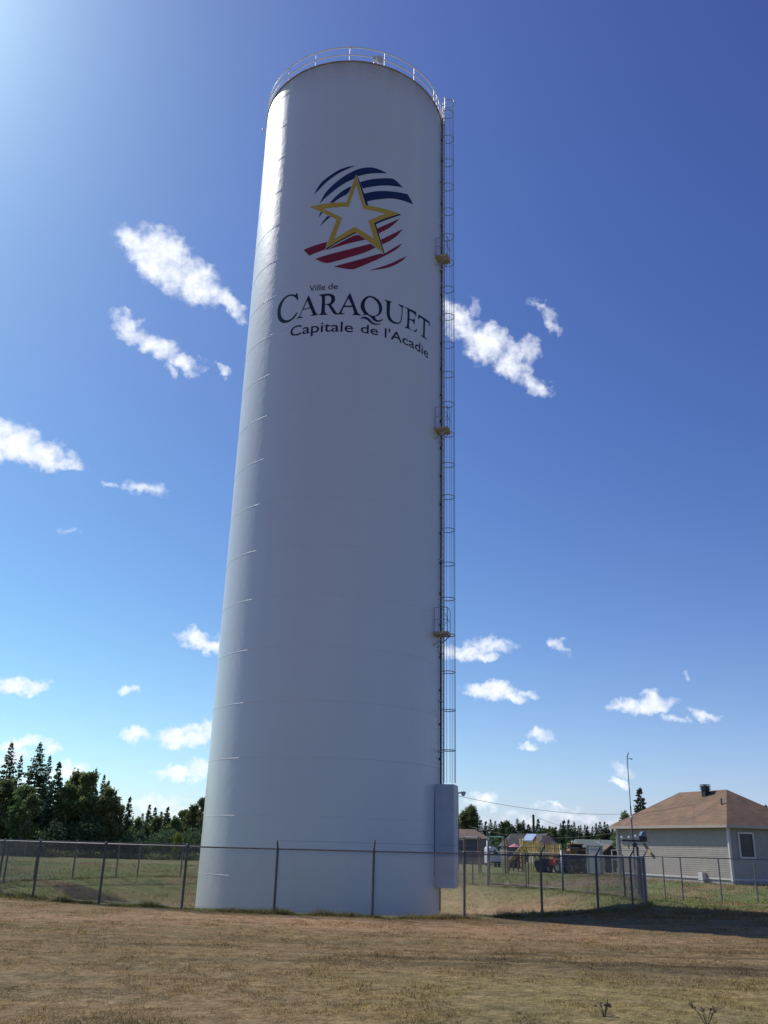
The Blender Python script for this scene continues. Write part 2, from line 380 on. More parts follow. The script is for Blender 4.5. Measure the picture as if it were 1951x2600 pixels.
# grass blades: dense near the camera, thinner away
def blades(n, x0, x1, y0, y1, h0, h1, w, wedge=True):
    yy = rng.uniform(0, 1, n) ** 1.25 * (y1 - y0) + y0
    xx = rng.uniform(-1, 1, n) * (yy * .46 + .6) if wedge else rng.uniform(x0, x1, n)
    zz = np.array([terrain(a, b) for a, b in zip(xx, yy)])
    an = rng.uniform(0, 2 * np.pi, n); hh = rng.uniform(h0, h1, n) * (1 + .8 * (rng.uniform(0, 1, n) > .93)); ww = w * rng.uniform(.7, 1.4, n) * (.7 + yy / 22)
    cl = np.array([pnoise(Vector((a * .9, b * .7, 7))) + .6 * pnoise(Vector((a * 3.1, b * 2.6, 3))) for a, b in zip(xx, yy)])
    hh = hh * np.clip(1.0 + 1.9 * cl, .35, 2.6)
    lean = rng.normal(0, .6, (n, 2)) * hh[:, None]
    c = np.stack([xx, yy, zz - .005], 1); d = np.stack([np.cos(an) * ww, np.sin(an) * ww, np.zeros(n)], 1)
    tip = c + np.stack([lean[:, 0], lean[:, 1], hh], 1)
    V = np.stack([c - d, c + d, tip], 1).reshape(-1, 3)
    return V
Vb = np.concatenate([blades(240000, 0, 0, 9.5, 34, .008, .028, .0045), blades(110000, 0, 0, 30, 66, .03, .08, .006)])
keep = np.ones(len(Vb) // 3, bool)
cc_ = Vb[::3]; rr = np.hypot(cc_[:, 0] - TC.x, cc_[:, 1] - TC.y); keep &= rr > TR + .1
Vb = Vb.reshape(-1, 3, 3)[keep].reshape(-1, 3)
# longer unmown tufts along the fence line and round the tower foot
def tuftline(ang0, ang1, rad, n, h):
    a = R_(1) * rng.uniform(ang0, ang1, n); r = rad + rng.normal(0, .13, n)
    x = TC.x + r * np.sin(a); y = TC.y - r * np.cos(a)
    z = np.array([terrain(p, q_) for p, q_ in zip(x, y)])
    # clumps
    cl = np.array([max(0, .55 + 1.1 * pnoise(Vector((p * 1.3, q_ * 1.3, 2)))) for p, q_ in zip(x, y)])
    an = rng.uniform(0, 2 * np.pi, n); hh = h * rng.uniform(.3, 1, n) * cl
    c = np.stack([x, y, z - .01], 1); d = np.stack([np.cos(an), np.sin(an), 0 * an], 1) * .012
    return np.stack([c - d, c + d, c + np.stack([rng.normal(0, .35, n) * hh, rng.normal(0, .35, n) * hh, hh], 1)], 1).reshape(-1, 3)
Vb = np.concatenate([Vb, tuftline(-75, 75, RF, 26000, .22), tuftline(75, 285, RF, 16000, .14)])
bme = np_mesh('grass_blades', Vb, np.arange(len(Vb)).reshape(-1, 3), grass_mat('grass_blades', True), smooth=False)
gb = bpy.data.objects.new('grass', bme); col.objects.link(gb)
tag(gb, 'short dry grass blades over the mown field', 'grass', kind='stuff')
# ------------------------------------------------------------------ water tower
TH = 41.45
tower = thing('water_tower', 'tall white cylindrical water tower with blue, red and yellow star emblem and town lettering', 'water tower', (TC.x, TC.y, -1.05))
def cylp(s, z, off=0.0):                      # unrolled wall coordinates (metres round, height) to a point
    a = s / TR; r = TR + off
    return Vector((TC.x + r * math.sin(a), TC.y - r * math.cos(a), z))
def angp(deg, rad, z):
    a = R_(deg); return Vector((TC.x + rad * math.sin(a), TC.y - rad * math.cos(a), z))
# white enamel paint with faint streaks
def tower_paint():
    m = bpy.data.materials.new('white_tower_paint'); m.use_nodes = True; t = m.node_tree; b = t.nodes['Principled BSDF']
    g = N(t, 'ShaderNodeNewGeometry')
    def nz(scale, stretch, det=4):
        mp = N(t, 'ShaderNodeMapping'); mp.inputs['Scale'].default_value = stretch; t.links.new(g.outputs['Position'], mp.inputs[0])
        n = N(t, 'ShaderNodeTexNoise'); n.inputs['Scale'].default_value = scale; n.inputs['Detail'].default_value = det; t.links.new(mp.outputs[0], n.inputs['Vector']); return n.outputs['Fac']
    a = nz(1.1, (1, 1, .05)); c = nz(.35, (1, 1, 1)); 
    mx = N(t, 'ShaderNodeMix', data_type='RGBA'); t.links.new(M(t, 'MULTIPLY_ADD', a, .6, M(t, 'MULTIPLY', c, .4)), mx.inputs[0])
    mx.inputs[6].default_value = (.575, .61, .63, 1); mx.inputs[7].default_value = (.66, .69, .70, 1)
    # rain stains that run down from the rim
    sp = N(t, 'ShaderNodeSeparateXYZ'); t.links.new(g.outputs['Position'], sp.inputs[0])
    st = nz(2.4, (1, 1, .03), 3)
    h = N(t, 'ShaderNodeMapRange'); h.inputs['From Min'].default_value = TH - 2.2; h.inputs['From Max'].default_value = TH; t.links.new(sp.outputs[2], h.inputs['Value'])
    f = M(t, 'MULTIPLY', M(t, 'POWER', h.outputs[0], 2.2), M(t, 'MULTIPLY', st, 1.1), clamp=True)
    m2 = N(t, 'ShaderNodeMix', data_type='RGBA'); t.links.new(f, m2.inputs[0]); t.links.new(mx.outputs[2], m2.inputs[6]); m2.inputs[7].default_value = (.33, .28, .20, 1)
    t.links.new(m2.outputs[2], b.inputs['Base Color'])
    b.inputs['Roughness'].default_value = .33; b.inputs['Specular IOR Level'].default_value = .85
    bp = N(t, 'ShaderNodeBump'); bp.inputs['Strength'].default_value = .35; bp.inputs['Distance'].default_value = .03
    t.links.new(M(t, 'ADD', nz(3.5, (1, 1, .6), 5), M(t, 'MULTIPLY', nz(.7, (1, 1, 1.6), 2), .6)), bp.inputs['Height']); t.links.new(bp.outputs[0], b.inputs['Normal'])
    return m
PAINT = tower_paint()
paint_part = mat('white_painted_steel', (.68, .68, .69), rough=.4, var=.08, scale=3)
shade_steel = mat('grey_painted_steel', (.5, .51, .53), rough=.45, var=.1, scale=3)
stain_steel = mat('stained_steel', (.34, .30, .25), rough=.7, var=.3, scale=3)
NS = 192
m = MB()
zs = list(np.linspace(-1.3, TH, 40)); vs = []; fs = []
for z in zs:
    for i in range(NS): vs.append(angp(360 * i / NS, TR, z))
for j in range(len(zs) - 1):
    for i in range(NS): fs.append((j * NS + i, j * NS + (i + 1) % NS, (j + 1) * NS + (i + 1) % NS, (j + 1) * NS + i))
m.add(vs, fs)
m.build('shell', PAINT, tower, smooth=True)
# shallow domed roof behind the rim
m = MB(); vs = []; fs = []
for j in range(7):
    rr_ = (TR - .01) * (1 - j / 6.0 * .985)
    for i in range(64): vs.append(angp(360 * i / 64, rr_, TH - .004 + .8 * (1 - (rr_ / TR) ** 2)))
for j in range(6):
    for i in range(64): fs.append((j * 64 + i, j * 64 + (i + 1) % 64, (j + 1) * 64 + (i + 1) % 64, (j + 1) * 64 + i))
fs.append(tuple(range(6 * 64, 7 * 64))); m.add(vs, fs)
m.build('roof', paint_part, tower, smooth=True)
m = MB().path([angp(i * 2.5, TR + .02, TH - .02) for i in range(144)], .038, 8, True)
m.build('rim_angle', stain_steel, tower, smooth=True)
# welded course seams, one bead every 2.2 m
z = .65
while z < TH - .8:
    MB().path([angp(i * 2, TR - .004, z) for i in range(180)], .011, 6, True).build('weld_seam', paint_part, tower, smooth=True)
    z += 2.218
# concrete foot
MB().path([angp(i * 3, TR + .1, -1.02) for i in range(120)], .16, 8, True).build('concrete_footing', mat('concrete', (.36, .35, .33), rough=.9, var=.15, scale=6, bump=.3), tower)

# --- painted emblem and lettering: thin paint films that follow the wall
GLYPHS={
'C':([(-2.300,26.961),(-2.236,26.933),(-2.197,26.757),(-2.161,26.549),(-2.208,26.518),(-2.255,26.601),(-2.348,26.734),(-2.484,26.841),(-2.633,26.894),(-2.811,26.893),(-2.972,26.803),(-3.099,26.632),(-3.174,26.402),(-3.187,26.178),(-3.134,25.932),(-2.987,25.685),(-2.794,25.545),(-2.616,25.515),(-2.448,25.566),(-2.316,25.686),(-2.195,25.852),(-2.161,25.821),(-2.192,25.683),(-2.333,25.522),(-2.522,25.418),(-2.752,25.392),(-2.968,25.448),(-3.167,25.591),(-3.317,25.813),(-3.381,26.078),(-3.401,26.371),(-3.339,26.606),(-3.208,26.786),(-3.044,26.914),(-2.849,26.991),(-2.640,26.990),(-2.432,26.920),(-2.329,26.855),(-2.303,26.885)],[]),
'A1':([(-1.631,26.676),(-1.599,26.656),(-1.191,25.627),(-1.125,25.550),(-1.060,25.493),(-1.258,25.483),(-1.458,25.483),(-1.455,25.516),(-1.348,25.536),(-1.338,25.576),(-1.484,25.919),(-1.884,25.894),(-2.004,25.584),(-1.967,25.534),(-1.845,25.489),(-1.848,25.462),(-2.164,25.466),(-2.171,25.496),(-2.073,25.529),(-2.037,25.591),(-1.674,26.529)],[(-1.666,26.400),(-1.848,25.948),(-1.507,25.965)]),
'R':([(-1.084,26.633),(-0.777,26.653),(-0.558,26.660),(-0.386,26.587),(-0.295,26.450),(-0.282,26.310),(-0.319,26.170),(-0.410,26.059),(-0.456,26.019),(-0.351,25.835),(-0.223,25.626),(-0.147,25.530),(-0.051,25.504),(-0.038,25.482),(-0.239,25.468),(-0.337,25.529),(-0.467,25.754),(-0.573,25.953),(-0.649,26.026),(-0.763,26.042),(-0.752,25.656),(-0.722,25.557),(-0.624,25.510),(-0.622,25.469),(-0.864,25.475),(-1.035,25.480),(-1.037,25.513),(-0.953,25.547),(-0.921,25.641),(-0.920,26.087),(-0.935,26.482),(-0.981,26.557),(-1.081,26.587)],[(-0.788,26.526),(-0.626,26.559),(-0.501,26.483),(-0.459,26.341),(-0.487,26.173),(-0.579,26.079),(-0.765,26.075)]),
'A2':([(0.396,26.702),(0.429,26.694),(0.797,25.709),(0.862,25.593),(0.976,25.546),(0.978,25.513),(0.757,25.504),(0.562,25.493),(0.560,25.526),(0.640,25.557),(0.653,25.608),(0.562,25.932),(0.151,25.895),(0.051,25.618),(0.065,25.563),(0.197,25.528),(0.198,25.492),(-0.169,25.488),(-0.165,25.515),(-0.077,25.558),(-0.021,25.643),(0.313,26.498)],[(0.352,26.417),(0.178,25.985),(0.535,26.007)]),
'Q':([(1.401,26.693),(1.602,26.690),(1.809,26.586),(1.955,26.428),(2.032,26.196),(2.008,25.936),(1.898,25.738),(1.760,25.633),(1.661,25.567),(1.715,25.469),(1.818,25.416),(1.944,25.457),(2.045,25.560),(2.092,25.573),(2.047,25.472),(1.921,25.360),(1.770,25.315),(1.618,25.349),(1.514,25.464),(1.388,25.563),(1.239,25.603),(1.119,25.554),(1.024,25.491),(1.023,25.519),(1.141,25.613),(1.051,25.751),(0.961,25.904),(0.941,26.124),(1.006,26.359),(1.134,26.550),(1.266,26.654)],[(1.378,26.626),(1.554,26.594),(1.736,26.454),(1.844,26.257),(1.876,26.040),(1.844,25.808),(1.709,25.648),(1.560,25.599),(1.385,25.632),(1.233,25.783),(1.140,25.989),(1.132,26.240),(1.210,26.479)]),
'wave':([(0.934,25.317),(1.050,25.440),(1.194,25.492),(1.342,25.456),(1.469,25.344),(1.596,25.233),(1.748,25.205),(1.988,25.283),(1.926,25.211),(1.725,25.133),(1.550,25.132),(1.424,25.210),(1.297,25.323),(1.174,25.369),(1.053,25.357)],[]),
'U':([(2.132,26.677),(2.544,26.683),(2.545,26.646),(2.457,26.616),(2.442,26.464),(2.430,26.092),(2.441,25.870),(2.522,25.700),(2.663,25.608),(2.833,25.598),(2.977,25.665),(3.076,25.844),(3.100,26.108),(3.122,26.458),(3.089,26.574),(2.910,26.646),(2.918,26.686),(3.230,26.688),(3.225,26.649),(3.159,26.587),(3.173,26.479),(3.151,26.128),(3.121,25.833),(3.036,25.645),(2.864,25.525),(2.666,25.497),(2.444,25.535),(2.319,25.691),(2.267,25.927),(2.262,26.320),(2.255,26.573),(2.141,26.646)],[]),
'E':([(3.292,26.686),(4.057,26.733),(4.073,26.466),(4.033,26.447),(3.970,26.561),(3.811,26.586),(3.609,26.580),(3.601,26.147),(3.751,26.152),(3.888,26.220),(3.949,26.321),(3.974,26.318),(3.970,25.973),(3.938,25.958),(3.891,26.050),(3.786,26.093),(3.602,26.077),(3.578,25.655),(3.629,25.577),(3.797,25.558),(4.005,25.625),(4.111,25.796),(4.166,25.809),(4.060,25.573),(3.311,25.515),(3.316,25.559),(3.434,25.608),(3.458,25.688),(3.480,26.152),(3.478,26.579),(3.429,26.644),(3.293,26.649)],[]),
'T':([(4.226,26.677),(5.212,26.766),(5.226,26.519),(5.165,26.499),(5.112,26.631),(4.966,26.623),(4.805,26.589),(4.767,26.139),(4.761,25.704),(4.820,25.620),(4.991,25.623),(4.982,25.584),(4.441,25.543),(4.440,25.585),(4.582,25.627),(4.614,25.715),(4.637,26.129),(4.643,26.566),(4.443,26.593),(4.286,26.514),(4.231,26.385),(4.204,26.395)],[]),
}
LOGO={
'blue':[[(-1.679,32.705),(-1.556,33.037),(-1.297,33.446),(-0.874,33.780),(-0.456,34.093),(-0.037,34.289),(0.386,34.390),(0.074,34.200),(-0.343,33.956),(-0.759,33.636),(-1.072,33.356),(-1.386,33.015)],
[(-1.353,32.082),(-1.265,32.293),(-1.093,32.689),(-0.735,33.139),(-0.326,33.544),(0.086,33.894),(0.501,34.169),(0.872,34.339),(1.223,34.434),(1.585,34.426),(2.077,34.311),(1.593,34.160),(1.047,33.973),(0.559,33.744),(0.434,33.808),(0.375,33.551),(0.002,33.335),(-0.409,33.007),(-0.819,32.623),(-1.129,32.323)],
[(0.668,33.375),(1.059,33.590),(1.603,33.816),(2.056,33.988),(2.441,34.123),(2.693,34.000),(3.019,33.822),(2.483,33.659),(1.953,33.498),(1.397,33.261),(0.799,33.001)],
[(-0.818,32.039),(-0.592,32.344),(-0.289,32.690),(-0.034,32.900),(0.239,33.078),(0.110,32.599),(-0.275,32.364),(-0.530,32.146),(-0.621,32.054)],
[(0.885,32.675),(1.352,32.920),(1.849,33.112),(2.431,33.284),(3.330,33.548),(3.532,33.358),(3.713,33.113),(3.070,33.001),(2.442,32.859),(1.863,32.611),(1.423,32.416),(1.049,32.232)],
[(-1.263,31.538),(-1.142,31.519),(-1.269,31.346),(-1.372,31.217)],
[(-0.902,31.232),(-0.710,31.227),(-0.954,30.996),(-1.260,30.658),(-1.123,30.941)]],
'black':[[(0.467,33.792),(0.529,33.707),(1.137,32.011),(1.014,31.999),(0.984,32.090)],
[(2.845,32.052),(2.960,32.053),(2.412,31.621),(1.554,30.958),(2.066,29.331),(2.010,29.331),(1.455,30.989),(2.009,31.428)],
[(0.537,30.289),(0.621,30.262),(0.339,30.050),(-0.463,29.503),(-0.839,29.205),(-0.885,29.271),(-0.468,29.627)]],
'yellow':[[(0.435,33.789),(0.978,31.972),(2.845,32.064),(1.454,31.014),(2.010,29.331),(0.538,30.277),(-0.894,29.259),(-0.416,31.007),(-1.868,31.990),(0.027,32.045)]],
'yhole':[[(0.474,33.172),(0.895,31.751),(2.058,31.754),(1.167,31.068),(1.523,30.015),(0.500,30.587),(-0.502,29.796),(-0.153,31.093),(-1.153,31.726),(0.141,31.805)]],
'red':[[(1.611,30.688),(2.189,31.170),(2.566,31.509),(2.870,31.783),(2.570,31.317),(2.197,30.854),(1.712,30.425)],
[(1.849,30.106),(2.379,30.571),(2.734,30.904),(3.076,31.231),(2.799,30.741),(2.388,30.226),(1.929,29.836)],
[(-2.055,29.415),(-1.747,29.496),(-1.473,29.552),(-1.151,29.619),(-0.836,29.675),(-0.906,29.285),(-0.945,29.221),(-1.340,29.120),(-1.717,28.993)],
[(-0.802,29.202),(-0.460,29.440),(-0.158,29.622),(0.382,30.004),(0.646,30.140),(0.779,30.083),(1.072,29.914),(0.661,29.736),(0.204,29.567),(-0.150,29.418)],
[(-1.400,28.748),(-0.644,28.937),(0.168,29.182),(0.877,29.488),(1.317,29.710),(1.596,29.553),(1.046,29.121),(0.287,28.747),(-0.366,28.498),(-0.877,28.386)],
[(-0.445,28.196),(0.198,28.418),(0.904,28.728),(1.419,29.014),(1.899,29.303),(2.017,29.284),(2.517,29.802),(3.062,30.348),(2.818,29.924),(2.237,29.325),(1.430,28.660),(0.818,28.239),(0.417,28.022)],
[(1.262,28.123),(1.868,28.468),(2.423,28.864),(2.895,29.298),(3.374,29.721),(3.086,29.286),(2.543,28.754),(1.980,28.391)]],
}
def film(name, outer, hole, mt, off, parent):
    polys = [[Vector((s, z, 0)) for s, z in outer]] + ([[Vector((s, z, 0)) for s, z in hole]] if hole else [])
    flat = [p for q in polys for p in q]; tris = tessellate_polygon(polys)
    return film_mesh(name, [(p.x, p.y) for p in flat], tris, mt, off, parent)
def film_mesh(name, pts, tris, mt, off, parent):
    bm = bmesh.new(); vv = [bm.verts.new((p[0], p[1], 0)) for p in pts]
    for f in tris:
        try: bm.faces.new([vv[i] for i in f])
        except ValueError: pass
    lo = min(p[0] for p in pts); hi = max(p[0] for p in pts); s = math.floor(lo / .12) * .12
    while s < hi:
        s += .12
        bmesh.ops.bisect_plane(bm, geom=bm.verts[:] + bm.edges[:] + bm.faces[:], plane_co=(s, 0, 0), plane_no=(1, 0, 0))
    base = root_loc(parent)
    for v in bm.verts: v.co = cylp(v.co.x, v.co.y, off) - base
    bmesh.ops.recalc_face_normals(bm, faces=bm.faces)
    me = bpy.data.meshes.new(name); bm.to_mesh(me); bm.free(); me.materials.append(mt)
    o = bpy.data.objects.new(name, me); col.objects.link(o); o.parent = parent
    return o
NAVY = mat('navy_paint', (.010, .022, .085), rough=.4, var=.1, scale=2)
BLACKP = mat('black_paint', (.008, .009, .016), rough=.4, var=.1, scale=2)
YEL = mat('yellow_paint', (.55, .37, .03), rough=.4, var=.08, scale=2)
REDP = mat('red_paint', (.24, .012, .016), rough=.4, var=.1, scale=2)
INK = mat('dark_blue_ink', (.007, .009, .022), rough=.4, var=.1, scale=2)
def smooth_poly(p, it=1):                     # rounds traced curves but keeps sharp tips
    for _ in range(it):
        q = []; n = len(p)
        for i in range(n):
            a, b, c = Vector(p[i - 1]), Vector(p[i]), Vector(p[(i + 1) % n])
            e1 = (a - b); e2 = (c - b)
            ang = e1.angle(e2) if e1.length > 1e-5 and e2.length > 1e-5 else 0
            if ang < R_(128): q.append(tuple(b))
            else: q += [tuple(b + e1 * .25), tuple(b + e2 * .25)]
        p = q
    return p
for p in LOGO['blue']: film('blue_stripe', smooth_poly(p, 2), None, NAVY, .009, tower)
for p in LOGO['red']: film('red_stripe', smooth_poly(p, 2), None, REDP, .009, tower)
for p in LOGO['black']: film('star_shadow', p, None, BLACKP, .012, tower)
film('star', LOGO['yellow'][0], LOGO['yhole'][0], YEL, .015, tower)
for k, (nm, (o_, h_)) in enumerate(GLYPHS.items()):
    film('letter' if nm != 'wave' else 'wave_mark', smooth_poly(o_, 2), smooth_poly(h_, 2) if h_ else None, NAVY if nm == 'wave' else INK, .009 + .002 * (k % 2), tower)
def words(text, s0, s1, z0, z1, ref=None, bold=.0):
    cu = bpy.data.curves.new('text', 'FONT'); cu.body = text; cu.offset = bold; cu.resolution_u = 4
    ob = bpy.data.objects.new('text', cu); col.objects.link(ob)
    me = bpy.data.meshes.new_from_object(ob.evaluated_get(bpy.context.evaluated_depsgraph_get()))
    bpy.data.objects.remove(ob); bpy.data.curves.remove(cu)
    P_ = [tuple(v.co) for v in me.vertices]; T_ = [tuple(p.vertices) for p in me.polygons]; bpy.data.meshes.remove(me)
    xs = [p[0] for p in P_]; cap = .73 if ref is None else ref     # cap height of the font in em
    ys = [p[1] for p in P_]; cap = max(ys)
    k = (s1 - s0) / (max(xs) - min(xs)); kz = (z1 - z0) / cap
    film_mesh('lettering', [(s0 + (p[0] - min(xs)) * k, z0 + p[1] * kz) for p in P_], T_, INK, .009, tower)
words('Ville', -1.60, -.80, 26.885, 27.215, bold=.004)
words('de', -.655, -.175, 26.90, 27.225, bold=.004)
words('Capitale', -2.48, .63, 24.535, 25.085, bold=.006)
words('de', 1.0, 1.86, 24.585, 25.06, bold=.006)
words("l'Acadie", 2.20, 5.10, 24.585, 25.12, bold=.006)

# --- roof railing
rail = MB(); 
for zz, rr_ in ((TH + 1.0, .038), (TH + .46, .034)):
    rail.path([angp(-150 + i * 2.0, TR - .02, zz) for i in range(122)], rr_, 6)
railing = rail.build('roof_railing', paint_part, tower, smooth=True)
for k in range(-7, 5):
    a = -2 + 21.3 * k
    MB().tube(angp(a, TR - .02, TH - .02), angp(a, TR - .02, TH + 1.05), .024, n=6).build('railing_post', paint_part, railing)
MB().tube(angp(66, TR - .02, TH - .02), angp(66, TR - .02, TH + 1.03), .022, n=6).tube(angp(70.5, TR - .02, TH - .02), angp(70.5, TR - .02, TH + 1.03), .022, n=6).build('railing_post', paint_part, railing)
# floodlight and horn gear clamped on the rim
gear = MB().tube(angp(13, TR - .1, TH), angp(13, TR - .1, TH + .55), .03).box(angp(13, TR + .02, TH + .32), (.22, .25, .16)).tube(angp(15.4, TR - .05, TH + .18), angp(15.4, TR + .32, TH + .12), .06, .17, 12).tube(angp(17, TR, TH + .1), angp(17, TR + .15, TH + .35), .05, .09, 10)
gear.path([angp(12.5, TR + .03, TH + .4), angp(12, TR + .08, TH + .1), angp(12.2, TR + .05, TH - .5)], .014, 6)
gear.build('siren_cluster', mat('pale_plastic', (.62, .62, .6), rough=.4, var=.1), tower)
MB().tube(angp(-84, TR, TH - .6), angp(-84, TR + .2, TH - .45), .018).box(angp(-84, TR + .22, TH - .42), (.11, .11, .09), R_(20)).build('obstruction_light', paint_part, tower)

# --- caged ladder on the right flank
LA = 76.0
a_ = R_(LA); er = Vector((math.sin(a_), -math.cos(a_), 0)); et = Vector((math.cos(a_), math.sin(a_), 0))
def lp(rad, tan, z): return Vector((TC.x, TC.y, 0)) + er * (TR + rad) + et * tan + Vector((0, 0, z))
lad = MB(); Z0, Z1 = .9, TH + 1.0
for s_ in (-.2, .2): lad.tube(lp(.17, s_, Z0), lp(.17, s_, Z1), .026, n=6)
z = Z0 + .2
while z < Z1: lad.tube(lp(.17, -.2, z), lp(.17, .2, z), .011, n=5); z += .3
z = 1.4
while z < TH:
    for s_ in (-.2, .2): lad.tube(lp(-.01, s_, z), lp(.17, s_, z), .02, n=5)
    z += 2.2
ladder = lad.build('ladder', shade_steel, tower)
cage_steel = mat('blue_grey_cage_steel', (.30, .33, .38), rough=.5, var=.12, scale=3)
hoopz = [5.86, 7.59, 9.29, 10.99, 12.7, 14.4, 16.1, 17.8, 19.5, 21.17, 22.84, 24.56, 26.3, 28.01, 29.71, 31.4, 33.1, 34.8, 36.5, 38.2, 39.9, TH + .3, TH + 1.1]
HC, HR = .41, .33
def hoop_pts(z, n=18): return [lp(HC + math.sin(t) * HR * 1.0, math.cos(t) * -HR, z) for t in [R_(-52 + (180 + 104) * i / n) for i in range(n + 1)]]
for z in hoopz: MB().path(hoop_pts(z), .02, 6).build('cage_hoop', cage_steel, ladder)
bars = MB()
for t in (-20, 25, 65, 90, 115, 155, 200):
    t = R_(t); bars.tube(lp(HC + math.sin(t) * HR, -math.cos(t) * HR, 4.5), lp(HC + math.sin(t) * HR, -math.cos(t) * HR, TH + 1.1), .011, n=5)
bars.build('cage_bars', cage_steel, ladder)
# short rest platforms
floor_m = mat('tan_stained_plate', (.42, .35, .25), rough=.6, var=.25, scale=3)
for zp in (31.23, 21.12, 10.94):
    t0, t1, ro = -1.05, -.32, .60
    def sr(t): return math.sqrt(TR * TR - t * t) - TR + .005
    n = 5; ts = [t0 + (t1 - t0) * i / n for i in range(n + 1)]; vs = []
    for t in ts: vs += [lp(sr(t), t, zp), lp(ro, t, zp), lp(ro, t, zp - .12), lp(sr(t), t, zp - .12)]
    fs = []
    for i in range(n):
        for k in range(4): fs.append((i * 4 + k, i * 4 + (k + 1) % 4, i * 4 + 4 + (k + 1) % 4, i * 4 + 4 + k))
    fs += [(0, 1, 2, 3), tuple(n * 4 + k for k in (3, 2, 1, 0))]
    pf = MB().add(vs, fs).build('rest_platform', floor_m, tower)
    g = MB()
    for r, t in ((ro - .03, t0 + .03), (ro - .03, t1 - .03), (sr(t0) + .06, t0 + .03), (ro * .5, t0 + .03)): g.tube(lp(r, t, zp), lp(r, t, zp + 1.1), .018, n=5)
    for zz in (.55, 1.1):
        g.path([lp(sr(t0) + .06, t0 + .03, zp + zz), lp(ro - .03, t0 + .03, zp + zz), lp(ro - .03, t1 - .03, zp + zz)], .016, 5)
    g.tube(lp(ro * .5, t0 + .03, zp + 1.1), lp(ro - .03, t0 + .03, zp + .55), .012, n=5).tube(lp(ro * .5, t0 + .03, zp), lp(ro - .03, t0 + .03, zp + .55), .012, n=5)
    g.build('platform_guardrail', cage_steel, pf)
    for t in (t0 + .1, t1 - .1): MB().tube(lp(ro - .06, t, zp - .12), lp(sr(t), t, zp - .62), .025, n=5).build('platform_brace', cage_steel, pf)
# locked guard box round the foot of the ladder
gd = MB()
def gbox(r0, r1, t0, t1, z0, z1, mb):
    vs = [lp(r, t, z) for r in (r0, r1) for t in (t0, t1) for z in (z0, z1)]
    mb.add(vs, [(0, 1, 3, 2), (4, 6, 7, 5), (0, 4, 5, 1), (2, 3, 7, 6), (0, 2, 6, 4), (1, 5, 7, 3)])
gbox(-.02, .78, -.72, -.68, .33, 4.4, gd); gbox(.74, .78, -.68, .42, .33, 4.4, gd); gbox(.0, .74, .38, .42, .33, 4.4, gd)
guard = gd.build('ladder_guard', mat('blue_grey_guard', (.46, .49, .53), rough=.5, var=.08, scale=1.5), tower)
for zz in (.9, 2.9): MB().box(lp(-.06, -.70, zz), (.12, .05, .1), a_).build('hinge', cage_steel, guard)
# conduit with clamps next to the ladder
cd = MB().tube(angp(77.5, TR + .05, -.6), angp(77.5, TR + .05, TH + .2), .035, n=6)
cond = cd.build('conduit', mat('dark_conduit', (.035, .045, .06), rough=.5, var=.2), tower)
z = 1.0
while z < TH: MB().box(angp(77.2, TR + .04, z), (.14, .1, .09), R_(77)).build('clamp', mat('dark_conduit', (0, 0, 0)), cond); z += 1.5
MB().tube(lp(.25, -.05, TH + .6), lp(.25, -.05, TH + 1.5), .02).sphere(lp(.25, -.05, TH + 1.55), .07, 6).build('ladder_lamp', paint_part, tower)
MB().tube(lp(.74, .1, TH + .6), lp(.74, .1, TH + 1.35), .02).sphere(lp(.74, .1, TH + 1.4), .06, 6).build('ladder_lamp', paint_part, tower)

# ------------------------------------------------------------------ ring fence
GAL = mat('dull_galvanised_steel', (.115, .115, .12), rough=.55, metal=.45, var=.25, scale=5)
WIRE = mat('chain_link_wire', (.20, .20, .20), rough=.55, metal=.4, var=.2, scale=5)
fence = thing('ring_fence', 'round chain link fence with steel posts enclosing the white tower', 'chain link fence', (TC.x, TC.y, 0))
FT = 1.72
near = [-74.8, -62.7, -50.6, -39.2, -26.1, -13.9, -2.2, 9.8, 21.9, 34.2, 46.4, 58.9, 71.0, 83.2, 95.2, 107.2]
farp = [145.1, 157, 169, 181, 193, 205, 222.3 - 5, 222.3 + 6, 234.0, 246.2, 258.6, 270.7, -79]
GATE = (119.3, 141.0)
def fz(deg): p = angp(deg, RF, 0); return terrain(p.x, p.y)
def armed(deg): return deg in (-2.2, 9.8, 34.2, 46.4, 58.9, 71.0)
post0 = None
for deg in near + farp:
    b = angp(deg, RF, fz(deg) - .1)
    o = MB().tube((0, 0, 0), (0, 0, FT + .1 - fz(deg)), .038, n=8).build('post', GAL, fence, local=True)
    o.location = b - root_loc(fence)
    if armed(deg):
        ln = .30 if deg != -2.2 else .22
        e = Vector((math.sin(R_(deg)), -math.cos(R_(deg)), 0))
        MB().tube((0, 0, FT + .1 - fz(deg)), tuple(e * .20 + Vector((0, 0, FT + .1 + ln - fz(deg)))), .03, .018, 6).build('barb_arm', GAL, o, local=True)
    else:
        MB().sphere((0, 0, FT + .12 - fz(deg)), .048, 5).build('post_cap', GAL, o, local=True)
def arc(a0, a1, st=2.0):
    n = max(2, int(abs(a1 - a0) / st)); return [a0 + (a1 - a0) * i / n for i in range(n + 1)]
MB().path([angp(a, RF, FT - .01) for a in arc(141, 479.3)], .026, 6).build('top_rail', GAL, fence, smooth=True)
MB().path([angp(a, RF + .02, fz(a) + .08) for a in arc(141, 479.3)], .004, 4).build('tension_wire', WIRE, fence)
MB().path([angp(a, RF + .14, FT + .22) for a in arc(-2.2, 71)], .005, 4).build('barbed_wire', WIRE, fence)
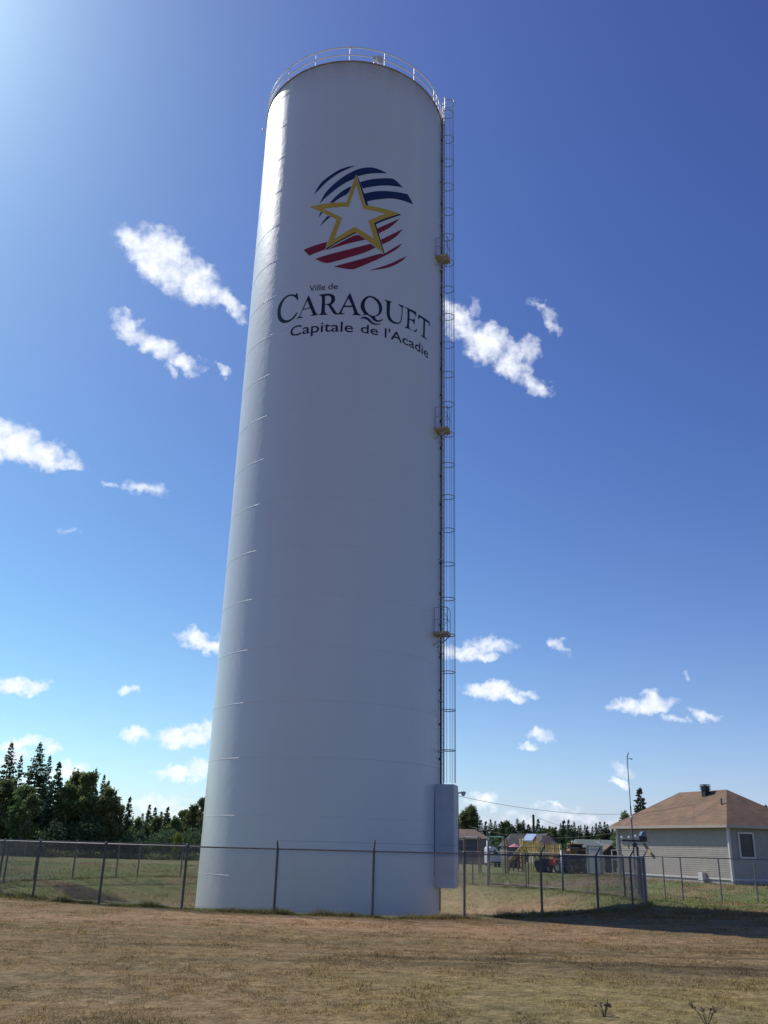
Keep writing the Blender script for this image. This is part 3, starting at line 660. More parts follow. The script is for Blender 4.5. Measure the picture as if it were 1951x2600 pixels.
# woven mesh: two families of slanted wires
def chain(a0, a1, R, name, parent, zlo, ztop, pitch=.078, off=.045, wr=.0026):
    da = math.degrees(pitch / R); V_ = []; F_ = []; k = 0; nn = 5
    amax = math.degrees((ztop + .05) / R)
    n = int((a1 - a0) / da)
    for fam in (-1, 1):
        for i in range(-int(amax / da), n + int(amax / da)):
            st = a0 + i * da if fam == 1 else a0 + i * da
            ring = []
            for j in range(nn + 1):
                t = j / nn; a = st + fam * amax * t
                ring.append((a, t))
            pts = []
            for a, t in ring:
                ok = a0 <= a <= a1
                zl = zlo(a); pts.append((a, zl + (ztop - zl) * t, ok))
            for j in range(nn):
                (p, z_, o1), (q_, z2, o2) = pts[j], pts[j + 1]
                if not (o1 and o2): continue
                A = angp(p, R + off + .004 * fam, z_); B = angp(q_, R + off + .004 * fam, z2)
                nrm = Vector((math.sin(R_(p)), -math.cos(R_(p)), 0)); d = (B - A).normalized(); sd_ = d.cross(nrm) * wr
                V_ += [A - sd_, A + sd_, A + nrm * wr * 1.6, B - sd_, B + sd_, B + nrm * wr * 1.6]
                F_ += [(k, k + 1, k + 4, k + 3), (k + 1, k + 2, k + 5, k + 4), (k + 2, k, k + 3, k + 5)]; k += 6
    me = np_mesh(name, np.array([tuple(v - root_loc(parent)) for v in V_]), np.array(F_), WIRE, smooth=False)
    o = bpy.data.objects.new(name, me); col.objects.link(o); o.parent = parent; return o
chain(141, 479.3, RF, 'chain_link', fence, lambda a: fz(a) + .04, FT)
# double gate at the back of the ring
gt = thing('double_gate', 'chain link double gate in the far side of the ring fence', 'gate', tuple(angp(130, RF, 0)))
pA, pM, pB = angp(141, RF, 0), angp(130.2, RF, 0), angp(119.3, RF, 0)
GATEM = mat('pale_galvanised_steel', (.26, .26, .28), rough=.5, metal=.3, var=.2, scale=5)
for p, hh_ in ((pA, 2.3), (pB, 1.9)):
    MB().tube(p + Vector((0, 0, -.2)), p + Vector((0, 0, hh_)), .06, n=10).build('gate_post', GATEM, gt, smooth=True)
for p, q_ in ((pA, pM), (pM, pB)):
    d = (q_ - p).normalized() * .12; a, b = p + d, q_ - d * .4
    lf = MB()
    for zz in (.12, 1.75): lf.tube(a + Vector((0, 0, zz)), b + Vector((0, 0, zz)), .025, n=6)
    for e in (a, b): lf.tube(e + Vector((0, 0, .1)), e + Vector((0, 0, 1.77)), .025, n=6)
    leaf = lf.build('gate_leaf', GAL, gt)
    wm = MB(); L = (b - a).length; n = int(L / .08); dd = (b - a).normalized(); side = dd.cross(Vector((0, 0, 1))) * .004
    for i in range(-20, n):
        for fam in (1, -1):
            x0, x1 = i * .08, i * .08 + 1.6
            lo, hi = max(0, x0), min(L, x1)
            if hi - lo < .05: continue
            z0_, z1_ = .13 + (lo - x0), .13 + (hi - x0)
            if fam < 0: lo, hi = L - lo, L - hi
            wm.tube(a + dd * lo + Vector((0, 0, z0_)) + side * fam, a + dd * hi + Vector((0, 0, z1_)) + side * fam, .0022, n=3, cap=False)
    wm.build('gate_mesh', WIRE, leaf)
# ------------------------------------------------------------------ house at the right
HN = Vector((19.35, 51.5, 0)); LD = Vector((-.3746, .9272, 0)); RD = Vector((.9272, .3746, 0)); HL, HW = 9.8, 5.6
HB, HE = .46, 3.4
def hp(l, r, z): return HN + LD * l + RD * r + Vector((0, 0, z))
house = thing('brown_roof_house', 'small beige sided house with brown hip roof and louvred window', 'house', (HN.x, HN.y, HB))
# lapped vinyl siding: every board is a slightly tilted strip
def siding(name, a, b, nrm, z0, z1, mt, parent, boards, cut=None):
    mb = MB(); h = (z1 - z0) / boards
    for i in range(boards):
        lo, hi = z0 + i * h, z0 + (i + 1) * h
        A0, B0 = a + nrm * .022, b + nrm * .022; A1, B1 = a + nrm * .004, b + nrm * .004
        vs = [A0 + Vector((0, 0, lo)), B0 + Vector((0, 0, lo)), B1 + Vector((0, 0, hi)), A1 + Vector((0, 0, hi)), A1 + Vector((0, 0, lo)), B1 + Vector((0, 0, lo))]
        mb.add(vs, [(0, 1, 2, 3), (4, 5, 1, 0)])
    return mb.build(name, mt, parent)
SID = mat('beige_vinyl_siding', (.35, .32, .272), rough=.55, var=.07, scale=3)
TRIM = mat('white_trim', (.62, .61, .58), rough=.5, var=.06)
ROOFM = bpy.data.materials.new('brown_shingles'); ROOFM.use_nodes = True
t = ROOFM.node_tree; b = t.nodes['Principled BSDF']; b.inputs['Roughness'].default_value = .9
g = N(t, 'ShaderNodeNewGeometry'); br = N(t, 'ShaderNodeTexBrick'); br.inputs['Scale'].default_value = 1.0; br.inputs['Brick Width'].default_value = .33; br.inputs['Row Height'].default_value = .085
br.inputs['Mortar Size'].default_value = .008; br.inputs['Color1'].default_value = (.225, .145, .09, 1); br.inputs['Color2'].default_value = (.18, .115, .07, 1); br.inputs['Mortar'].default_value = (.12, .075, .055, 1)
cb = N(t, 'ShaderNodeCombineXYZ'); sp = N(t, 'ShaderNodeSeparateXYZ'); t.links.new(g.outputs['Position'], sp.inputs[0])
t.links.new(M(t, 'ADD', sp.outputs[0], sp.outputs[1]), cb.inputs[0]); t.links.new(sp.outputs[2], cb.inputs[1]); t.links.new(cb.outputs[0], br.inputs['Vector'])
nn_ = N(t, 'ShaderNodeTexNoise'); nn_.inputs['Scale'].default_value = 1.3; nn_.inputs['Detail'].default_value = 6; t.links.new(g.outputs['Position'], nn_.inputs['Vector'])
mx = N(t, 'ShaderNodeMix', data_type='RGBA', blend_type='MULTIPLY'); mx.inputs[0].default_value = 1; t.links.new(br.outputs[0], mx.inputs[6])
rp = N(t, 'ShaderNodeValToRGB'); rp.color_ramp.elements[0].position = .3; rp.color_ramp.elements[0].color = (.78, .8, .8, 1); rp.color_ramp.elements[1].position = .7; rp.color_ramp.elements[1].color = (1.2, 1.12, 1.1, 1)
t.links.new(nn_.outputs[0], rp.inputs[0]); t.links.new(rp.outputs[0], mx.inputs[7]); t.links.new(mx.outputs[2], b.inputs['Base Color'])
w = MB()
vs = [hp(0, 0, HB - .4), hp(HL, 0, HB - .4), hp(HL, HW, HB - .4), hp(0, HW, HB - .4), hp(0, 0, HE), hp(HL, 0, HE), hp(HL, HW, HE), hp(0, HW, HE)]
w.add(vs, [(0, 1, 5, 4), (1, 2, 6, 5), (2, 3, 7, 6), (3, 0, 4, 7), (4, 5, 6, 7), (0, 3, 2, 1)]).build('wall', mat('concrete', (0, 0, 0)), house)
siding('siding', hp(0, 0, 0), hp(HL, 0, 0), -RD, HB + .22, HE, SID, house, 24)
siding('siding', hp(0, 0, 0), hp(0, HW, 0), -LD, HB + .22, HE, SID, house, 24)
ov = .42; rise = 5.56
e0, e1, e2, e3 = hp(-ov, -ov, HE), hp(HL + ov, -ov, HE), hp(HL + ov, HW + ov, HE), hp(-ov, HW + ov, HE)
k0, k1 = hp(HW / 2, HW / 2, rise), hp(HL - HW / 2, HW / 2, rise)
dz = Vector((0, 0, .05))
MB().add([e0 + dz, e1 + dz, e2 + dz, e3 + dz, k0, k1], [(0, 1, 5, 4), (1, 2, 5), (2, 3, 4, 5), (3, 0, 4)]).build('roof', ROOFM, house)
fa = MB()
def fascia(a, b, h=.10, th=.03):
    d = (b - a).normalized(); n = Vector((d.y, -d.x, 0)); fa.add([a + n * th + dz, b + n * th + dz, b + dz, a + dz, a + n * th - Vector((0, 0, h)), b + n * th - Vector((0, 0, h)), b - Vector((0, 0, h)), a - Vector((0, 0, h))],
        [(0, 1, 2, 3), (4, 5, 6, 7), (0, 1, 5, 4), (2, 3, 7, 6), (1, 2, 6, 5), (3, 0, 4, 7)])
fascia(e1, e0); fascia(e0, e3); fascia(e3, e2); fascia(e2, e1)
fa.build('gutter', mat('pale_pink_gutter', (.46, .39, .33), rough=.5, var=.06), house)
MB().add([e0 - dz, e1 - dz, e2 - dz, e3 - dz], [(0, 1, 2, 3)]).build('soffit', mat('tan_soffit', (.32, .27, .21), rough=.7, var=.05), house)
ct, rot = math.atan2(RD.y, RD.x), 0
for l, r in ((0, 0), (HL, 0), (0, HW)): MB().box(hp(l - (.04 if l == 0 else -.04), r - (.04 if r == 0 else -.04), (HB + HE) / 2 + .05), (.13, .13, HE - HB - .1), ct).build('corner_trim', TRIM, house)
MB().box(hp(HL / 2, -.03, HB + .2), (.04, HL, .07), ct).box(hp(-.03, HW / 2, HB + .2), (HW, .04, .07), ct).build('base_trim', TRIM, house)
MB().path([hp(-.2, .25 - .5, HE - .1), hp(-.14, -.1, HE - .35), hp(-.12, -.1, HE - .6), hp(-.12, -.1, HB + .1)], .045, 8).build('downspout', TRIM, house)
MB().path([hp(HL + .1, -.12, HE - .12), hp(HL + .05, -.12, HB + .1)], .04, 8).build('downspout', TRIM, house)
# louvred window on the shaded wall
wc, wz, ww_, wh = 1.15, 2.42, 1.02, 1.28
wf = MB()
for dr, dz2, sx, sz in ((-ww_ / 2, 0, .09, wh + .09), (ww_ / 2, 0, .09, wh + .09), (0, wh / 2, ww_, .09), (0, -wh / 2, ww_, .09)):
    wf.box(hp(-.05, wc + dr, wz + dz2), (sx, .09, sz), ct)
win = MB().box(hp(-.03, wc, wz), (ww_ - .05, .03, wh - .05), ct).build('window', mat('dark_glass', (.02, .025, .03), rough=.15, var=.1), house)
wf.build('frame', TRIM, win)
lv = MB()
for i in range(15): lv.box(hp(-.06, wc, wz - wh / 2 + .08 + i * .08), (ww_ - .1, .05, .012), ct, Matrix.Rotation(.6, 3, 'X'))
lv.build('louvres', mat('grey_louvre', (.12, .13, .14), rough=.5, var=.1), win)
# roof furniture
kc = hp(HW / 2 + 1.3, HW / 2 - .45, 5.25)
MB().box(kc + Vector((0, 0, .16)), (.34, .34, .75), ct).build('chimney_flue', mat('black_vent', (.018, .018, .022), rough=.5, var=.2), house)
cap = MB()
for i in range(4): cap.box(kc + Vector((0, 0, .36 + .085 * i)), (.46 - .03 * (i % 2), .46 - .03 * (i % 2), .045), ct)
cap.build('chimney_cap', mat('black_vent', (0, 0, 0)), house)
pv = hp(1.75, 1.35, HE + (rise - HE) * (1.77 / (HW / 2 + ov)))
MB().tube(pv - Vector((0, 0, .1)), pv + Vector((0, 0, .38)), .06, n=8).build('vent_pipe', mat('grey_vent', (.2, .17, .15), rough=.6), house)
bv = hp(2.2, -.16, HB + .3)
MB().box(bv, (.26, .34, .42), ct).build('dryer_vent', TRIM, house)
# radio mast beside the house
mp_ = at(1605, 2094, 49.5); mz = terrain(mp_.x, mp_.y)
mtop = at(1592, 1921, 49.5)
mast = thing('antenna_mast', 'tall thin antenna mast standing against the eave of the beige house', 'mast', (mp_.x, mp_.y, mz))
MB().tube((mp_.x, mp_.y, mz - .1), (mp_.x, mp_.y, 4.2), .035, n=6).tube((mp_.x, mp_.y, 4.2), (mp_.x, mp_.y, mtop.z), .022, n=6).build('pole', GAL, mast)
MB().tube((mp_.x, mp_.y, mtop.z - .1), (mp_.x + .26, mp_.y + .05, mtop.z - .14), .018).tube((mp_.x, mp_.y, mtop.z - .02), (mp_.x + .1, mp_.y, mtop.z + .22), .035, .02).box((mp_.x + .24, mp_.y, mtop.z - .12), (.07, .07, .05)).build('aerial', GAL, mast)
MB().path([(mp_.x, mp_.y, 3.75), hp(4.2, 1.5, 4.69)], .008, 4).build('stay_wire', mat('dark_cable', (.03, .03, .035), rough=.6), mast)
MB().sphere((mp_.x, mp_.y - .03, 3.62), .09, 6).build('insulator', TRIM, mast)

# ------------------------------------------------------------------ far fence and the yard equipment by the house
ff = thing('field_fence', 'low chain link fence with thin posts in front of the beige house', 'chain link fence', (14.5, 42.6, 0))
ffp = [(1690, 42.3), (1735, 42.0), (1833, 41.8), (1924, 41.6), (2020, 41.2), (2120, 40.8)]
pts = []
for px, Y in ffp:
    p = at(px, 2270, Y); z = terrain(p.x, p.y); pts.append(Vector((p.x, p.y, z)))
    top = at(px - 9, 2178, Y).z
    MB().tube((p.x, p.y, z - .1), (p.x, p.y, 1.76), .03, n=6).build('post', WIRE, ff)
st_ = angp(83, RF, 0)
prev = Vector((st_.x, st_.y, 0)); allp = [prev] + pts[1:]
MB().path([Vector((p.x, p.y, 1.74)) for p in allp], .02, 6).build('top_rail', GAL, ff)
wm = MB()
for a, b in zip(allp[:-1], allp[1:]):
    L = (Vector((b.x, b.y, 0)) - Vector((a.x, a.y, 0))).length; dd = (Vector((b.x, b.y, 0)) - Vector((a.x, a.y, 0))).normalized()
    n = int(L / .16)
    for i in range(-10, n):
        for fam in (1, -1):
            lo, hi = max(0, i * .16), min(L, i * .16 + 1.62)
            if hi - lo < .05: continue
            z0_, z1_ = .1 + lo - i * .16, .1 + hi - i * .16
            q1, q2 = (lo, hi) if fam > 0 else (L - lo, L - hi)
            wm.tube(Vector((a.x, a.y, z0_)) + dd * q1, Vector((a.x, a.y, z1_)) + dd * q2, .0018, n=3, cap=False)
wm.build('chain_link', WIRE, ff)

def T(px, py, Y): return at(px, py, Y)
# post-mounted floodlight frame that leans over the fence corner
dk = mat('dark_blue_plastic', (.03, .035, .06), rough=.5, var=.2)
E0 = at(1624, 2268, 46.0); ez = terrain(E0.x, E0.y)
eq = thing('floodlight_stand', 'dark post with a long lamp box and yellow brace beside the fence corner', 'floodlight stand', (E0.x, E0.y, ez))
MB().tube((E0.x, E0.y, ez - .1), at(1619, 2150, 46), .06, n=8).build('post', mat('dark_iron', (.05, .045, .05), rough=.6), eq)
mb = MB(); a, b = at(1580, 2133, 46), at(1640, 2137, 46)
mb.box((a + b) / 2, ((b - a).length, .12, .09), 0).box(at(1632, 2130, 46), (.38, .25, .24)).box(at(1612, 2145, 46), (.2, .14, .2), 0, Matrix.Rotation(.7, 3, 'Y'))
mb.build('lamp_box', dk, eq)
for px, py in ((1579.5, 2127), (1598.5, 2127), (1615, 2124)):
    MB().sphere(at(px, py, 45.8), .07, 6).build('lamp', mat('lamp_white', (.8, .8, .78), rough=.15, var=.05), eq)
MB().prism([(at(1626, 0, 46).x * 0 + at(1624, 2122, 46).x, at(1624, 2122, 46).z), (at(1637, 2122, 46).x, at(1637, 2122, 46).z), (at(1635, 2111, 46).x, at(1635, 2111, 46).z), (at(1628, 2112, 46).x, at(1628, 2112, 46).z)], 45.7, 46.1).build('cover', mat('blue_cover', (.10, .16, .24), rough=.5), eq)
MB().tube(at(1636, 2143, 46), at(1662, 2178, 45.2), .07, n=8).build('brace', mat('ochre_metal', (.38, .29, .12), rough=.6, var=.3), eq)
MB().tube(at(1594, 2142, 46), at(1599, 2156, 46), .05, .03, 6).build('handle', mat('ochre_metal', (0, 0, 0)), eq)

# ------------------------------------------------------------------ yard behind: portable toilet, playset, swings, machines
def gz(x, y): return terrain(x, y)
def base_at(px, Y):
    p = at(px, 2200, Y); return Vector((p.x, Y, gz(p.x, Y)))
S = lambda Y: Y / 2405.0               # metres per photograph pixel at distance Y
# portable toilet
Y = 66.0; p = base_at(1513, Y); s = S(Y)
pt = thing('portable_toilet', 'grey portable toilet with domed white roof near the beige house', 'portable toilet', tuple(p), rz=R_(-18)); pt.scale = (.9, .9, .9)
G1 = mat('grey_plastic', (.30, .32, .33), rough=.6, var=.08); G2 = mat('pale_grey_plastic', (.66, .68, .68), rough=.6, var=.08)
MB().box((0, 0, 1.05), (1.15, 1.15, 2.1)).build('cabin', G1, pt, local=True, bevel=.03)
dr = MB().box((-.0, -.595, 1.08), (.8, .035, 1.9)).build('door', G2, pt, local=True, bevel=.01)
lv = MB()
for i in range(3): lv.box((0, -.62, 1.75 + .08 * i), (.5, .02, .03))
lv.build('vent_slots', G1, dr, local=True); MB().box((.33, -.63, 1.05), (.04, .04, .16)).build('handle', G1, dr, local=True)
mb = MB(); 
ol_ = [(-.66, 2.1)] + [(-.66 + 1.32 * i / 10, 2.16 + .28 * math.sin(math.pi * i / 10)) for i in range(11)] + [(.66, 2.1)]
mb.prism(ol_, -.66, .66).build('roof', mat('white_translucent_roof', (.78, .78, .74), rough=.4, var=.05), pt, local=True)
lp_ = MB()
for i in range(7): lp_.box((-.597, .4 - .13 * i, 1.05), (.03, .05, 1.9))
lp_.build('side_ribs', G2, pt, local=True)
MB().tube((.4, .4, 2.1), (.4, .4, 2.65), .05).build('vent_pipe', G1, pt, local=True)

WOODY = mat('yellow_timber', (.72, .55, .20), rough=.75, var=.3, scale=4); WOODP = mat('pale_timber', (.66, .56, .33), rough=.7, var=.15); WOODB = mat('brown_timber', (.22, .13, .08), rough=.8, var=.3)
# playset with tower and slide, facing the field
Y = 70.0; s = S(Y); b0 = base_at(1350, Y)
ps = thing('wooden_playset', 'yellow wooden playset with slide, railings and a pale blue canopy', 'playset', tuple(b0))
ox = at(1350, 2200, Y).x
def X(px): return (px - 1350) * s
def Z(py): return (2209 - py) * s
for px, pt_ in ((1331, 2130), (1368, 2130), (1390, 2144), (1424, 2144)):
    for dy in (0, 1.3): MB().box((X(px), dy, Z(pt_) / 2), (.11, .11, Z(pt_))).build('post', WOODY, ps, local=True)
MB().box((X(1349), .65, Z(2168)), (X(1372) - X(1328), 1.5, .1)).box((X(1398), .65, Z(2170)), (X(1426) - X(1370), 1.5, .1)).build('deck', WOODY, ps, local=True)
pk = MB()
x = X(1331)
while x < X(1424): pk.box((x, -.05, Z(2158 if x > X(1370) else 2152)), (.07, .03, .75)); x += .15
x = X(1333)
while x < X(1420):
    pk.box((x, 1.35, Z(2152)), (.07, .03, .9)); x += .17
x = X(1336)
while x < X(1372): pk.box((x, .02, .55), (.08, .03, 1.0)); x += .2
pk.build('pickets', WOODY, ps, local=True)
MB().box((X(1378), -.07, Z(2142)), (X(1426) - X(1330), .05, .09)).box((X(1378), -.07, Z(2166)), (X(1426) - X(1330), .05, .09)).box((X(1425), -.1, Z(2152)), (.12, .16, .6)).build('handrail', WOODY, ps, local=True)
MB().add([(X(1327), -.3, Z(2135)), (X(1352), -.3, Z(2135)), (X(1375), 1.6, Z(2118)), (X(1350), 1.6, Z(2118)), (X(1327), -.3, Z(2137)), (X(1352), -.3, Z(2137)), (X(1375), 1.6, Z(2120)), (X(1350), 1.6, Z(2120))],
    [(0, 1, 2, 3), (4, 7, 6, 5), (0, 4, 5, 1), (1, 5, 6, 2), (2, 6, 7, 3), (3, 7, 4, 0)]).build('canopy', mat('pale_blue_tarp', (.45, .55, .72), rough=.5, var=.1), ps, local=True)
MB().prism([(X(1352), Z(2135)), (X(1377), Z(2135)), (X(1369), Z(2122))], 1.3, 1.4).build('gable', WOODB, ps, local=True)
sl = MB()
for dx, dy in ((0, 0), (12, .5)):
    sl.path([(X(1331 + dx), dy, Z(2145)), (X(1291 + dx), dy - .1, Z(2184))], .06, 6)
sd_ = sl.build('slide_rail', WOODP, ps, local=True)
MB().add([(X(1331), 0, Z(2149)), (X(1343), .5, Z(2149)), (X(1303), .4, Z(2188)), (X(1291), -.1, Z(2188))], [(0, 1, 2, 3)]).add([(X(1331), 0, Z(2150)), (X(1343), .5, Z(2150)), (X(1303), .4, Z(2189)), (X(1291), -.1, Z(2189))], [(3, 2, 1, 0)]).build('slide_bed', mat('yellow_plastic', (.60, .42, .05), rough=.4), ps, local=True)
ld = MB()
for px in (1296, 1306, 1318, 1330): ld.box((X(px), .3, .5), (.09, .09, 1.0))
for zz in (.25, .6, .95): ld.box((X(1313), .3, zz), (X(1332) - X(1294), .05, .07))
ld.build('ladder_frame', WOODB, ps, local=True)
MB().box((X(1389), -.12, Z(2133)), (.62, .04, .62)).build('sign_panel', mat('pinkish_board', (.38, .26, .25), rough=.6), ps, local=True)
# swing frame: two brown posts with crossbars
Y = 66.0; s = S(Y); b0 = base_at(1232, Y)
sw = thing('swing_frame', 'brown timber swing frame with white and green crossbars beside the tower', 'swing frame', tuple(b0))
X = lambda px: (px - 1232) * s
Z = lambda py: (2212 - py) * s
mb = MB()
for px, top in ((1180, 2128), (1216, 2126), (1221, 2128), (1283, 2128), (1289, 2130)): mb.tube((X(px + 1), 0, -.05), (X(px), .1, Z(top)), .055, n=6)
mb.build('timber_post', WOODB, sw, local=True)
MB().tube((X(1181), .1, Z(2129)), (X(1218), .1, Z(2129)), .05, n=8).build('crossbar', TRIM, sw, local=True)
MB().tube((X(1242), .1, Z(2126)), (X(1281), .1, Z(2126)), .05, n=8).build('crossbar', mat('pale_green_pipe', (.30, .52, .40), rough=.4), sw, local=True)
mb = MB()
for px in (1239, 1243, 1278): mb.tube((X(px), .1, 0), (X(px), .1, Z(2124)), .035, n=6)
mb.build('pipe_leg', mat('grey_pipe', (.35, .36, .36), rough=.4), sw, local=True)

# white camper van behind the swing frame
Y = 84.0; s = S(Y); b0 = base_at(1258, Y)
cv_ = thing('camper_van', 'white camper van parked behind the swing frame', 'camper van', tuple(b0)); cv_.scale = (.55, .8, .66)
WHT = mat('white_vehicle_paint', (.62, .63, .66), rough=.3, var=.05)
MB().prism([(-.95, .45), (-.95, 2.35), (-.6, 2.6), (.1, 2.5), (.75, 1.9), (1.0, 1.25), (1.05, .45)], 0, 4.6).build('body', WHT, cv_, local=True, bevel=.06)
MB().prism([(-.2, 1.5), (-.2, 2.15), (.2, 2.15), (.62, 1.5)], -.03, -.01).build('windscreen', mat('dark_glass', (0, 0, 0)), cv_, local=True)
for dx in (-.75, .75):
    for dy in (.8, 3.7): MB().tube((dx - .12, dy, .35), (dx + .12, dy, .35), .35, n=14).build('wheel', mat('tyre_rubber', (.015, .015, .016), rough=.8), cv_, local=True)
MB().box((0, -.06, .6), (1.8, .1, .2)).build('bumper', dk, cv_, local=True)
# parasol and blue tarp pile
b0 = base_at(1308, 84); s = S(84)
pa = thing('patio_parasol', 'pink parasol above the blue tarp left of the playset', 'parasol', tuple(b0))
mb = MB(); vs = [(0, 0, 2.0)] + [(.6 * math.cos(i * math.pi / 4), .6 * math.sin(i * math.pi / 4), 1.7) for i in range(8)]
mb.add(vs, [(0, i + 1, (i + 1) % 8 + 1) for i in range(8)]); mb.build('canopy', mat('pink_fabric', (.55, .2, .24), rough=.8), pa, local=True)
MB().tube((0, 0, 0), (0, 0, 1.95), .03).build('pole', GAL, pa, local=True)
b0 = base_at(1318, 80)
mb = MB(); 
for i in range(14):
    mb.sphere((random.uniform(-.6, .6), random.uniform(-.3, .3), random.uniform(.2, 1.1)), random.uniform(.25, .42), 7)
tp = mb.build('covered_boat', mat('blue_tarp', (.03, .045, .11), rough=.7, var=.3, scale=3), None); tp.location = b0
tag(tp, 'lumpy load wrapped in dark blue tarp under the pink parasol', 'tarp')
# dark tractor and small red-topped mower
def wheel(par, x, y, r, w, name='wheel'):
    o = MB().tube((x, y - w / 2, r), (x, y + w / 2, r), r, n=24).build(name, mat('tyre_rubber', (0, 0, 0)), par, local=True)
    MB().tube((x, y - w / 2 - .02, r), (x, y - w / 2 + .02, r), r * .52, n=18).build('rim', mat('grey_rim', (.2, .21, .2), rough=.5), o, local=True)
    return o
b0 = base_at(1460, 70)
tk = thing('dark_tractor', 'dark blue tractor with grey rims parked left of the portable toilet', 'tractor', tuple(b0), rz=R_(25))
MB().box((-.2, 0, 1.0), (1.9, .75, .6)).box((-1.0, 0, .95), (.5, .65, .7)).build('body', dk, tk, local=True, bevel=.06)
cabm = MB().box((.55, 0, 1.75), (1.0, 1.0, .1))
for dx in (.1, 1.0):
    for dy in (-.45, .45): cabm.tube((dx, dy, 1.0), (dx, dy, 1.75), .035)
cabm.build('canopy', mat('black_vent', (0, 0, 0)), tk, local=True)
MB().box((.6, 0, 1.3), (.45, .5, .5)).build('seat', mat('black_vent', (0, 0, 0)), tk, local=True, bevel=.05)
for x_, r_ in ((.6, .54), (-.95, .36)):
    for y_ in (-.62, .62): wheel(tk, x_, y_, r_, .34)
b0 = base_at(1418, 69)
mw = thing('garden_tractor', 'small garden tractor with red hood between the playset and dark tractor', 'garden tractor', tuple(b0), rz=R_(-60))
MB().box((-.35, 0, .72), (.8, .5, .42)).build('hood', mat('red_hood', (.55, .06, .035), rough=.4), mw, local=True, bevel=.07)
MB().box((.25, 0, .45), (1.1, .7, .2)).box((.45, 0, .75), (.4, .45, .45)).build('body', dk, mw, local=True, bevel=.05)
for x_, r_ in ((.5, .36), (-.5, .26)):
    for y_ in (-.4, .4): wheel(mw, x_, y_, r_, .22)
MB().tube((0, 0, .8), (.12, 0, 1.15), .02).build('steering_column', GAL, mw, local=True)
# heap of dark cloth-covered gear
for px, Yq, lab, nm in ((1383, 70, 'dark covered machine in the shade under the playset deck', 'covered_machine'), (1442, 73, 'tall dark covered load behind the tractors', 'covered_load')):
    b0 = base_at(px, Yq); mb = MB()
    for i in range(16): mb.sphere((random.uniform(-.5, .5), random.uniform(-.4, .4), random.uniform(.2, .7 if Yq == 70 else 1.2)), random.uniform(.2, .34), 6)
    o = mb.build(nm, mat('black_tarp', (.02, .02, .026), rough=.85, var=.4, scale=4), None); o.location = b0; tag(o, lab, 'covered load')
# orange wheel loader behind
b0 = base_at(1466, 86)
lo_ = thing('wheel_loader', 'orange and brown wheel loader behind the dark tractor', 'wheel loader', tuple(b0))
ORM = mat('faded_orange_paint', (.28, .13, .035), rough=.55, var=.3, scale=2)
MB().box((.35, 0, 1.3), (2.2, 1.6, .8)).box((-.9, 0, 1.2), (1.0, 1.3, .6)).build('body', ORM, lo_, local=True, bevel=.08)
MB().box((-.1, 0, 1.85), (1.1, 1.3, .4)).build('cab', mat('dark_glass', (0, 0, 0)), lo_, local=True, bevel=.08)
MB().box((-.1, 0, 2.08), (1.25, 1.45, .09)).build('cab_roof', ORM, lo_, local=True)
MB().prism([(-2.3, .3), (-1.5, .3), (-1.35, 1.2), (-2.35, 1.2)], -1.1, 1.1).build('bucket', ORM, lo_, local=True)
MB().sphere((-.35, -.2, 2.25), .12, 6).build('beacon', TRIM, lo_, local=True)
for x_ in (.9, -.9):
    for y_ in (-.85, .85): wheel(lo_, x_, y_, .62, .4)

# ------------------------------------------------------------------ outbuildings and houses
def gable_house(name, lab, px0, px1, pyb, pye, pya, Y, depth, wallm, roofm, ridge_x=None, across=False, doors=(), cat='house', grp=None, ext=.3):
    s = S(Y); b0 = base_at((px0 + px1) / 2, Y); mid = (px0 + px1) / 2; w = (px1 - px0) * s
    zb = 0; H_ = (pyb - pye) * s; A_ = (pyb - pya) * s
    # anchor the top by the eave height, keep the base on the ground
    ez_ = at(mid, pye, Y).z - b0.z; az_ = at(mid, pya, Y).z - b0.z
    o = thing(name, lab, cat, tuple(b0), grp)
    MB().box((0, depth / 2, ez_ / 2 - .1), (w, depth, ez_ + .2)).build('wall', wallm, o, local=True)
    if across:       # ridge runs left-right: front slope faces the camera
        mb = MB(); e = ext
        vs = [(-w / 2 - e, -e, ez_), (w / 2 + e, -e, ez_), (w / 2 + e, depth + e, ez_), (-w / 2 - e, depth + e, ez_), (-w / 2 + (across - 1) * w * .25, depth / 2, az_), (w / 2 - (across - 1) * w * .25, depth / 2, az_)]
        mb.add(vs, [(0, 1, 5, 4), (1, 2, 5), (2, 3, 4, 5), (3, 0, 4), (0, 3, 2, 1)]).build('roof', roofm, o, local=True)
    else:
        rx = 0 if ridge_x is None else (ridge_x - mid) * s
        MB().prism([(-w / 2, ez_ - .01), (w / 2, ez_ - .01), (rx, az_ - .08)], .0, depth).build('gable_wall', wallm, o, local=True)
        MB().prism([(-w / 2 - ext, ez_ - .1), (rx, az_ + .04), (w / 2 + ext, ez_ - .1), (w / 2 + ext, ez_ - .22), (rx, az_ - .08), (-w / 2 - ext, ez_ - .22)], -ext, depth + ext).build('roof', roofm, o, local=True)
    for (d0, d1, dt, db, nm, m_) in doors:
        x0, x1 = (d0 - mid) * s, (d1 - mid) * s; zt = at(mid, dt, Y).z - b0.z; zb_ = max(.02, at(mid, db, Y).z - b0.z)
        d = MB().box(((x0 + x1) / 2, -.02, (zt + zb_) / 2), (x1 - x0, .06, zt - zb_)).build(nm, m_, o, local=True)
        MB().box(((x0 + x1) / 2, -.03, zt + .05), (x1 - x0 + .2, .08, .1)).build('frame', TRIM, d, local=True)
    return o
GW = mat('grey_siding', (.20, .195, .19), rough=.7, var=.08); DR = mat('dark_shingles', (.05, .05, .055), rough=.9, var=.25, scale=2)
